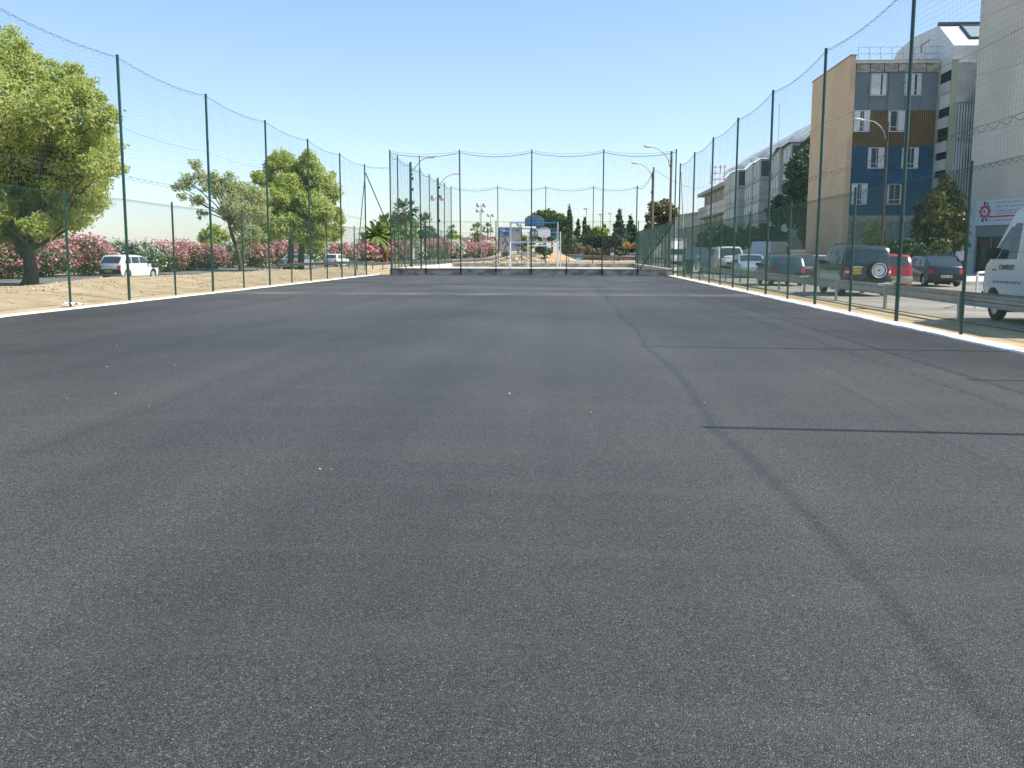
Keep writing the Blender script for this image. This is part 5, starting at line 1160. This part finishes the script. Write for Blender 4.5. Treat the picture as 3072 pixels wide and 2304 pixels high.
T3 = [(840, 480, 36), (815, 500, 28), (925, 478, 30), (880, 510, 42), (940, 515, 36), (800, 540, 34), (775, 530, 22), (860, 560, 50), (920, 560, 50), (970, 550, 42), (1000, 580, 30), (820, 600, 48), (880, 620, 56), (950, 625, 52), (1005, 640, 28), (790, 650, 42), (840, 680, 46), (905, 690, 52), (965, 690, 45), (1010, 700, 26), (1020, 660, 18), (955, 735, 26), (800, 700, 34)]
c3 = pclumps(T3, 82, 2.6, 5)
t3 = tree('broadleaf_tree', 'round bright green poplar with two dark trunks behind the fence', 'tree', 82, (862, 812), (880, 700), c3, 60000, .12, POP, .24, group=gt, shell=.35, seed=13)
mb = MB(); mb.tube([(*at(902, 812, 82)[:2], -.2), at(905, 740, 82), at(915, 680, 82)], [.3, .24, .16], 10).build('trunk', BARK, t3, smooth=True, world=True)
tree('broadleaf_tree', 'small light green tree behind the pink hedge', 'tree', 125, (650, 790), (650, 730), pclumps([(640, 700, 30), (615, 715, 22), (670, 710, 24), (650, 735, 30), (630, 740, 24)], 125, 1.5, 6), 3500, .25, POP, .15, group=gt, seed=14)
# oleander bushes
def bush(label, X, Y, rx, ry, H, white, n=5200, nf=1900, size=.10, group='oleander bushes along the left road', fs=.075):
    z = hgt(X, Y); t = thing('oleander_bush', label, 'bush', (X, Y, z), group=group); g = random.Random(int(X*31+Y*7)); cl = []
    for k in range(9): cl.append((X+g.uniform(-.55, .55)*rx, Y+g.uniform(-.62, .62)*ry, z+H*g.uniform(.30, .72), (rx*.5, ry*.42, H*.32)))
    cl.append((X, Y, z+H*.42, (rx*.85, ry*.85, H*.45)))
    mb = MB()
    for k in range(10): a = g.uniform(0, 6.28); mb.tube([(X+.2*math.cos(a), Y+.2*math.sin(a), z-.05), (X+rx*.4*math.cos(a), Y+ry*.5*math.sin(a), z+H*.55)], [.035, .015], 5)
    mb.build('stem', BARK, t, world=True)
    leaves('foliage', t, cl, n, size, OLE, .45, seed=int(Y*13), aspect=.35)
    # blossoms: more towards the top
    up = [(c[0], c[1], c[2]+.12*H, (c[3][0]*1.02, c[3][1]*1.02, c[3][2]*.95)) for c in cl]
    leaves('blossoms', t, up, nf, fs, WHITF if white else PINKF, .9, seed=int(Y*17), aspect=.9, up=.6)
    return t
hedge = [(-31.2, 40, 0, 3.0, 'pink oleander bush at the left edge behind the poplar'), (-31.3, 44.5, 0, 2.95, 'tall pink oleander bush directly behind the poplar trunk'), (-31.4, 49, 0, 2.9, 'dense pink oleander bush right of the poplar trunk'),
         (-31.4, 53.5, 0, 2.75, 'pink oleander bush left of the old white hatchback'), (-31.5, 58, 0, 2.65, 'pink oleander bush just behind the old white hatchback rear'), (-31.6, 62.5, 0, 2.5, 'pink oleander bush just left of the cream-white one'), (-31.8, 67, 1, 2.4, 'cream-white oleander bush right behind the old white hatchback'), (-32.0, 71.5, 1, 2.35, 'smaller cream-white oleander bush past the nose of the old white hatchback'), (-32.3, 76.5, 0, 2.4, 'bright pink oleander bush right of the cream-white ones'),
         (-32.6, 82, 0, 2.45, 'pink oleander bush sloping down left of the leaning tree'), (-33, 88, 0, 2.2, 'low pink oleander bush behind the leaning tree trunk'), (-33.4, 95, 1, 2.5, 'white oleander bush right of the leaning tree'), (-33.3, 102, 0, 2.9, 'pink oleander bush left above the silver saloon'), (-32.6, 109, 0, 2.9, 'pink oleander bush under the two-trunk poplar'),
         (-31.0, 116, 1, 3.1, 'white oleander bush right of the small white hatchback'), (-29.0, 123, 0, 2.7, 'red-pink oleander bush in full bloom left of the corner brace'), (-27.4, 130, 0, 2.9, 'pink oleander bush behind the slanting brace'), (-26.3, 137, 0, 2.8, 'pink oleander bush left of the small white van'),
         (-25.2, 144, 0, 2.9, 'pink oleander bush behind the small white van'), (-24.0, 151, 1, 3.2, 'white oleander bush beside the nose of the small white van'), (-22.6, 158, 0, 3.4, 'dull pink oleander bush right of the small white van'), (-21.2, 165, 0, 3.4, 'faded pink oleander bush below the small white building'), (-20.2, 173, 1, 3.2, 'cream oleander bush on the bend of the road'), (-18.8, 180, 0, 3.0, 'pink oleander bush just right of the cream one on the bend'),
         (-17.6, 188, 0, 2.9, 'bright pink oleander bush on the bend of the road'), (-16.8, 197, 0, 3.0, 'round pink oleander bush left of the roundabout sign'), (-16.6, 207, 1, 3.1, 'pale oleander bush among the pink ones near the roundabout sign'), (-16.9, 218, 0, 3.4, 'pink oleander bush behind the dark red car'), (-17.9, 231, 0, 3.7, 'farthest pink oleander bush at the end of the hedge')]
for (X, Y, wt, H, lab) in hedge:
    far = Y > 100
    bush(lab, X-(.6 if Y < 60 else 0), Y, 2.0 if not far else 2.4, 2.7 if not far else 4.3, H, wt, n=5200 if not far else 3200, nf=(1000 if wt else 2300) if not far else 1500, size=.12 if not far else .2, fs=.085 if not far else .15)
# palms
def palm(label, px, py, Y, rad, trunk_r=.22, nf=34, fan=True, short=False, date=False):
    p = at(px, py, Y); z = hgt(p[0], Y); t = thing('palm_tree', label, 'palm', (float(p[0]), Y, float(z)), group='palms beyond the oleanders'); X, zc = float(p[0]), float(p[2])
    ns = 10; MB().tube([(X+.08*math.sin(q*3), Y, z-.1+(zc-z)*q) for q in np.linspace(0, 1, ns)], [trunk_r*(.75-.15*q+(.45*(q-.7)/.3 if q > .7 else 0)) for q in np.linspace(0, 1, ns)], 10).build('trunk', mat('palm_trunk', (.20, .09, .045), (.13, .10, .07), scale=2, rough=.9, bump=.8, bscale=9), t, smooth=True, world=True)
    g = np.random.default_rng(int(px)); V = []; 
    for k in range(nf):
        az = 2*math.pi*k/nf*2.4+g.random()*.4; el = g.uniform(-.7, 1.3); ln = rad*g.uniform(.8, 1.1)
        d = np.array([math.cos(az)*math.cos(el), math.sin(az)*math.cos(el), math.sin(el)]); side = np.array([-math.sin(az), math.cos(az), 0])
        def curve(s): q = np.array([X, Y, zc])+d*ln*s; q[2] -= rad*.24*s*s*(1.1-.4*math.sin(el)); return q
        if fan:
            st_ = curve(.55)
            for j in range(11):
                a = (j-5)/5*1.15; dd = d*math.cos(a)+side*math.sin(a); e = st_+dd*ln*.5; e[2] -= rad*.16*abs(a)+rad*.12*g.random(); w_ = np.cross(dd, [0, 0, 1]); w_ = w_/(np.linalg.norm(w_)+1e-6)*rad*.07
                m_ = (st_+e)/2; V += [st_, m_-w_, e, m_+w_]
            w_ = side*.02; V += [np.array([X, Y, zc])-w_, np.array([X, Y, zc])+w_, st_+w_, st_-w_]
        else:
            for s in np.linspace(.12, 1, 16):
                c = curve(s); tg = curve(min(1.02, s+.05))-curve(s-.05); tg /= np.linalg.norm(tg)
                for sg in (-1, 1):
                    e = c+side*sg*rad*.26*(1-.5*s)+tg*rad*.14; e[2] -= rad*.07; w_ = tg*rad*.045; V += [c-w_, c+w_, e+w_*.2, e-w_*.2]
    V = np.array(V); n = len(V)//4; npmesh('fronds', V, np.arange(4*n).reshape(n, 4), PALMM, t, g.random(n), world=True)
palm('tallest fan palm with reddish trunk behind the pink oleanders', 1214, 632, 140, 2.6, .26, 46)
palm('lower fan palm left of the tallest one, crossed by the brace', 1157, 680, 135, 2.2, .3, 40)
palm('fan palm right of the tallest one with drooping fronds', 1273, 672, 150, 2.1, .2, 34)
palm('small dark fan palm in front of the far fence corner', 1355, 688, 185, 1.2, .16, 28)
palm('fan palm below the far twin-globe lamps', 1432, 690, 200, 1.9, .2, 36)
palm('fan palm right next to the one below the twin-globe lamps', 1463, 684, 215, 1.5, .18, 30)
palm('small palm top peeping over the roundabout sign', 1556, 681, 230, 1.1, .18, 24)
palm('date palm with arching fronds, lowest at the left of the palm group', 1128, 705, 132, 2.3, .35, 40, fan=False)
palm('second date palm half hidden behind the corner post', 1095, 720, 140, 1.7, .3, 30, fan=False)
def blob(label, Ls, Y, n, size, m, name='broadleaf_tree', cat='tree', base=None, r0=.2, group=None, seed=1, shell=.4, dz=2.5, zb=None):
    b = base or (Ls[0][0], 790); cl = pclumps(Ls, Y, dz, seed); fk = (b[0], min(735, Ls[0][1]+Ls[0][2]))
    return tree(name, label, cat, Y, b, fk, cl, n, size, m, r0, group=group, seed=seed, shell=shell, zbase=hgt(at(b[0], 780, Y)[0], Y))
gb_ = 'trees far beyond the court'
blob('dense mid-green tree mass behind the tallest palm', [(1160, 690, 28), (1140, 715, 26), (1190, 690, 32), (1225, 690, 30), (1180, 720, 34), (1230, 725, 30), (1150, 735, 26), (1200, 670, 24)], 165, 6500, .35, POP, group=gb_, seed=21)
blob('green tree group behind the second lamp pole', [(1270, 715, 22), (1255, 730, 24), (1290, 705, 22), (1300, 725, 26), (1280, 738, 24), (1320, 735, 18)], 185, 5000, .38, CED, group=gb_, seed=22)
blob('low green trees left of the small white building', [(1340, 715, 10), (1360, 708, 12), (1378, 716, 12), (1350, 728, 12), (1330, 742, 12), (1372, 734, 14)], 240, 3000, .4, POP, group=gb_, seed=23)
blob('low green trees between the far palms', [(1410, 722, 13), (1430, 715, 12), (1455, 720, 13), (1395, 735, 12), (1480, 730, 12), (1420, 740, 14), (1445, 738, 14)], 250, 3200, .4, OLI, group=gb_, seed=24)
blob('olive bushes behind the roundabout sign', [(1575, 720, 14), (1590, 735, 14), (1600, 715, 12), (1580, 750, 12), (1560, 735, 10)], 235, 2600, .38, OLI, group=gb_, seed=25)
blob('broad umbrella pine behind the goal backboards', [(1620, 652, 17), (1640, 645, 16), (1660, 650, 18), (1680, 655, 16), (1695, 668, 14), (1650, 670, 20), (1670, 680, 20), (1690, 690, 14), (1635, 690, 16), (1655, 705, 18), (1620, 675, 12), (1680, 705, 14), (1625, 712, 16), (1600, 700, 12)], 205, 9000, .33, PINE, name='pine_tree', base=(1655, 775), group=gb_, seed=26)
blob('small dark round pine on a short trunk on the orange slope', [(1632, 752, 14), (1618, 748, 11), (1645, 755, 10), (1630, 742, 10)], 158, 2600, .2, DARKG, name='pine_tree', base=(1632, 785), group=gb_, seed=27, r0=.14)
blob('olive-coloured round tree left of the clipped hedge', [(1695, 715, 18), (1712, 722, 16), (1690, 738, 16), (1715, 740, 16)], 215, 3200, .3, OLI, group=gb_, seed=28)
def conifer(label, px, ptop, pbot, Y, wpx, m, name, n=4500, size=.3, seed=1, tiers=9, slim=False, sway=0.):
    g = random.Random(seed); X = float(at(px, 740, Y)[0]); zt = float(at(px, ptop, Y)[2]); zb = float(at(px, pbot, Y)[2]); W_ = wpx/CF*Y; cl = []
    for k in range(tiers):
        q = (k+.5)/tiers; z = zt-(zt-zb)*q; r = W_*((q**.8) if not slim else min(1, q*2.4)**.8*(1-.25*q))
        if slim: cl.append((X+g.uniform(-.1, .1)*W_+sway*(1-q), Y, z, (r, r, (zt-zb)/tiers*.8)))
        else:
            cl.append((X, Y, z, (r*.55, r*.55, (zt-zb)/tiers*.6)))
            for j in range(5): a = g.uniform(0, 6.28); cl.append((X+r*.62*math.cos(a), Y+r*.62*math.sin(a), z-.25*g.random(), (r*.42, r*.42, (zt-zb)/tiers*.35)))
    t = thing(name, label, 'tree', (X, Y, hgt(X, Y)), group=gb_)
    MB().tube([(X, Y, hgt(X, Y)-.1), (X+sway, Y, zt)], [W_*.09+.06, .03], 8).build('trunk', BARK, t, world=True); leaves('crown', t, cl, n, size, m, .3, seed=seed, up=.2); return t
conifer('tall thin dark cypress right of the goal frames', 1708, 616, 745, 190, 12, DARKG, 'cypress_tree', 3000, .22, 31, 12, True)
conifer('pointed dark conifer left of the tall mast lamp', 1733, 655, 745, 215, 18, DARKG, 'conifer_tree', 3200, .28, 32)
conifer('second pointed conifer beside the tall mast lamp', 1753, 650, 745, 212, 17, DARKG, 'conifer_tree', 3200, .28, 33)
conifer('small conifer tip just right of the mast lamp', 1766, 675, 745, 220, 10, DARKG, 'conifer_tree', 1600, .28, 34)
conifer('slim conifer behind the middle net post', 1812, 668, 745, 235, 9, CED, 'conifer_tree', 1500, .3, 35)
conifer('big spreading cedar with layered branches', 1856, 628, 762, 185, 40, CED, 'cedar_tree', 11000, .27, 36, 10)
conifer('blue-green cedar behind the big one on its right', 1890, 645, 755, 205, 34, CED, 'cedar_tree', 7000, .3, 37, 9)
blob('round mid-green tree above the clipped hedge', [(1780, 700, 16), (1795, 692, 14), (1765, 708, 12), (1812, 700, 14), (1790, 715, 14)], 225, 3500, .34, POP, group=gb_, seed=38)
blob('dark olive trees behind the mesh fence on the right', [(1925, 715, 18), (1945, 700, 16), (1960, 722, 20), (1905, 700, 14), (1935, 735, 18), (1975, 710, 16)], 240, 4500, .4, OLI, group=gb_, seed=39)
blob('large rounded eucalyptus behind the wooden lamp poles', [(1965, 625, 20), (1990, 618, 18), (2010, 630, 18), (1950, 650, 14), (1975, 650, 22), (2005, 655, 20), (2020, 640, 14), (1950, 680, 14), (1985, 685, 20), (1940, 690, 10), (1965, 700, 18)], 225, 7500, .36, EUC, base=(1985, 780), group=gb_, seed=40)
# clipped hedge block
ch = thing('clipped_hedge', 'long flat-topped dark clipped hedge at the back', 'hedge', (8, 200, 0)); x0h, x1h = at(1728, 730, 200)[0], at(1905, 730, 200)[0]; zth = at(1800, 711, 200)[2]
g = np.random.default_rng(5); n = 9000; P = np.stack([g.uniform(x0h, x1h, n), 200-1.2*(g.random(n)**3), g.uniform(.2, zth, n)], 1); top = g.random(n) < .25; P[top, 2] = zth+.05*g.normal(size=top.sum()); P[top, 1] = 200+1.5*g.random(top.sum())
nr = g.normal(size=(n, 3)); nr /= np.linalg.norm(nr, axis=1)[:, None]; a = np.cross(nr, g.normal(size=(n, 3))); a /= np.linalg.norm(a, axis=1)[:, None]; b = np.cross(nr, a)
npmesh('foliage', np.stack([P-a*.28, P-b*.16, P+a*.28, P+b*.16], 1).reshape(-1, 3), np.arange(4*n).reshape(n, 4), DARKG, ch, g.random(n), world=True)
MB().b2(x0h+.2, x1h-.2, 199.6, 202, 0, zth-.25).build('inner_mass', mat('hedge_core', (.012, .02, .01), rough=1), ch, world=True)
for i, (px, py, r, lab) in enumerate([(1705, 752, 16, 'leftmost dry brown shrub under the hedge'), (1735, 748, 18, 'large dry brown shrub below the left end of the clipped hedge'), (1765, 752, 15, 'dry reddish shrub in front of the clipped hedge'), (1795, 757, 12, 'low dry shrub left of the no-parking sign'), (1830, 757, 12, 'low dry shrub behind the no-parking sign')]):
    cl = pclumps([(px, py, r), (px-r*.6, py+4, r*.7), (px+r*.6, py+3, r*.7)], 192, 1.2, i); t = thing('dry_shrub', lab, 'shrub', (cl[0][0], 192, hgt(cl[0][0], 192)), group='dry shrubs below the clipped hedge')
    leaves('foliage', t, cl, 1800, .22, DRY, .3, seed=50+i)
for i, (px, py, r, lab) in enumerate([(1880, 735, 9, 'orange-brown shrub under the cedar'), (1903, 737, 7, 'orange-brown shrub at the end of the green fence')]):
    cl = pclumps([(px, py, r), (px+8, py+3, r*.7), (px-8, py+3, r*.6)], 178, .8, i); t = thing('orange_shrub', lab, 'shrub', (cl[0][0], 178, hgt(cl[0][0], 178)), group='orange shrubs under the cedars')
    leaves('foliage', t, cl, 1200, .16, leafmat('orange_leaf'+str(i), [(.35, .2, .05), (.5, .3, .08), (.6, .42, .15)]), .3, seed=60+i)
# right side greenery
blob('tall dark evergreen against the ochre wall', [(2425, 440, 22), (2400, 500, 38), (2420, 540, 34), (2380, 520, 26), (2370, 560, 24), (2425, 600, 34), (2395, 590, 30), (2415, 470, 26), (2420, 660, 34), (2390, 650, 30), (2380, 610, 26), (2425, 700, 30)], 96, 17000, .17, DARKG, name='evergreen_tree', base=(2415, 800), group=None, seed=70, r0=.3, dz=1.5)
blob('dark round evergreen left of the tall one, before the stepped building', [(2340, 610, 24), (2320, 635, 20), (2355, 640, 24), (2335, 660, 20), (2370, 655, 18)], 104, 7000, .18, DARKG, name='evergreen_tree', base=(2340, 800), seed=71)
blob('broad dark green tree behind the minibus', [(2120, 710, 22), (2150, 700, 26), (2180, 705, 26), (2105, 735, 20), (2145, 735, 28), (2185, 735, 28), (2215, 720, 24), (2210, 745, 24), (2165, 690, 16)], 118, 11000, .2, DARKG, name='evergreen_tree', base=(2150, 800), seed=72)
blob('leafy green tree below the stepped building', [(2250, 700, 22), (2285, 705, 22), (2320, 700, 22), (2265, 725, 20), (2300, 725, 22), (2340, 715, 20), (2235, 720, 16)], 100, 9000, .17, DARKG, base=(2290, 800), seed=73)
blob('big dark magnolia with yellowish leaves in front of the metal-clad block', [(2840, 570, 30), (2865, 600, 30), (2810, 600, 28), (2800, 640, 36), (2850, 650, 42), (2880, 640, 22), (2770, 670, 34), (2820, 690, 42), (2870, 700, 36), (2780, 715, 34), (2760, 625, 16), (2835, 545, 18), (2755, 735, 26), (2880, 735, 26), (2820, 735, 30)], 62, 22000, .12, MAG, name='magnolia_tree', base=(2825, 800), seed=74, r0=.22, dz=1.2)
blob('small grey-green tree under the brown lamp pole', [(2610, 700, 22), (2628, 680, 22), (2640, 705, 24), (2605, 725, 22), (2630, 725, 24), (2650, 730, 18)], 63, 6500, .09, OLI, base=(2625, 800), seed=75, r0=.08, dz=.5)
for i, (px, py, r, lab) in enumerate([(2690, 742, 20, 'dark shrub right of the brown lamp pole'), (2725, 738, 22, 'dark shrub above the red estate car'), (2760, 748, 20, 'low dark shrub at the foot of the magnolia')]):
    cl = pclumps([(px, py, r), (px-r*.7, py+6, r*.7), (px+r*.7, py+6, r*.7), (px, py+14, r)], 60, .6, i); t = thing('dark_shrub', lab, 'shrub', (cl[0][0], 60, 0), group='dark shrubs before the apartment block')
    leaves('foliage', t, cl, 3000, .085, DARKG, .3, seed=80+i)

# ================================================================= RUBBLE, STONES, LITTER
def rocks(name, pts, sizes, m, seed, kind='stuff', label=None, cat=None):
    g = np.random.default_rng(seed); n = len(pts); base = np.array([(1, 0, 0), (-1, 0, 0), (0, 1, 0), (0, -1, 0), (0, 0, .7), (0, 0, -.7)], float); F = np.array([(0, 2, 4), (2, 1, 4), (1, 3, 4), (3, 0, 4), (2, 0, 5), (1, 2, 5), (3, 1, 5), (0, 3, 5)])
    V = base[None]*(.6+.8*g.random((n, 6, 1)))*np.asarray(sizes)[:, None, None]; a = g.random(n)*6.28; c, s = np.cos(a)[:, None], np.sin(a)[:, None]
    X = V[:, :, 0]*c-V[:, :, 1]*s; Y = V[:, :, 0]*s+V[:, :, 1]*c; V = np.stack([X, Y, V[:, :, 2]], 2)+np.asarray(pts)[:, None, :]
    Q = (F[None]+np.arange(n)[:, None, None]*6).reshape(-1, 3); o = npmesh(name, V.reshape(-1, 3), Q, m, None, np.repeat(g.random(n), 8)); return tag(o, label, cat, None, kind)
STONE = leafmat('limestone_rubble', [(.32, .23, .13), (.43, .33, .20), (.54, .45, .31), (.64, .58, .47)], rough=.95, trans=0.)
g = np.random.default_rng(3); n = 6500; xs_ = -13.9-8.6*g.random(n)**1.0; ys_ = 18+72*g.random(n)
pts_ = [(x, y, hgt(x, y)+.005) for x, y in zip(xs_, ys_)]; sz = .012+.055*g.random(n)**3.5
rocks('rubble', pts_, sz, STONE, 4)
n = 1600; cx0 = at(1545, 785, 122)
hx_ = []; sz = []
for k in range(n):
    a = g.normal()*3.2; b = g.normal()*1.8; hh = 1.0*math.exp(-(a/2.6)**2-(b/1.8)**2)+.35*math.exp(-((a-4)/2.5)**2-(b/2)**2); hx_.append((cx0[0]+a, 122+b, hgt(cx0[0], 122)+hh*g.random()**.3)); sz.append(.10+.22*g.random()**2)
rocks('rubble_heap', hx_, sz, STONE, 5)
g_ = MB(); gr_ = []
for i in range(25):
    r_ = []
    for j in range(41):
        x = -10+j*.55; y = 116+i*.5; a = x-cx0[0]; b = y-122; r_.append((x, y, hgt(x, y)-.02+.85*math.exp(-(a/2.6)**2-(b/1.8)**2)+.35*math.exp(-((a-4)/2.5)**2-(b/2)**2)))
    gr_.append(r_)
o = MB().grid(gr_).build('sand_heap', SAND, smooth=True, fix=False); tag(o, kind='structure')
ORS = mat('orange_soil', (.50, .30, .14), (.58, .40, .22), scale=.6, rough=.95); gr_ = []
for i in range(15):
    r_ = []
    for j in range(31):
        u, v_ = j/30, i/14; x = ax(1590, 160)+u*8; y = 158+v_*16; r_.append((x, y, hgt(x, y)-.05+1.5*math.sin(math.pi*v_)*math.sin(math.pi*min(1, u*1.0))**.8*(1-.3*u)))
    gr_.append(r_)
o = MB().grid(gr_).build('orange_bank', ORS, smooth=True, fix=False); tag(o, kind='structure')
n = 130; pts_ = [(g.uniform(-12, 6), y, .004) for y in 6+57*g.random(n)]; rocks('loose_stones', pts_, .005+.012*g.random(n)**2, STONE, 6)
pp_ = thing('litter', 'crumpled pale blue plastic at the foot of a fence post on the left kerb', 'litter', (-12.95, 27.0, .02)); pl_ = at(222, 921, 25.4)
gr_ = [[(pl_[0]-.28+.08*j+g.normal()*.02, 25.3+.09*i, .03+.09*g.random()) for j in range(8)] for i in range(4)]
MB().grid(gr_).build('plastic_sheet', mat('pale_plastic', (.55, .62, .70), rough=.4), pp_, world=True)

# pale scuff on the asphalt at the lower left
g = np.random.default_rng(9); mb = MB()
for k in range(90):
    u = g.random(); x = -1.57+.03*u+g.normal()*.022; y = 2.68+.36*u+g.normal()*.02; l = .003+.012*g.random(); wd = .0008+.0014*g.random()
    mb.add([(x-wd, y, .0045), (x+wd, y, .0045), (x+.05*l+wd, y+l, .0045), (x+.05*l-wd, y+l, .0045)], [(0, 1, 2, 3)])
tag(mb.build('scuff_mark', mat('chalky_scuff', (.15, .15, .145), rough=.9), fix=False), kind='structure')
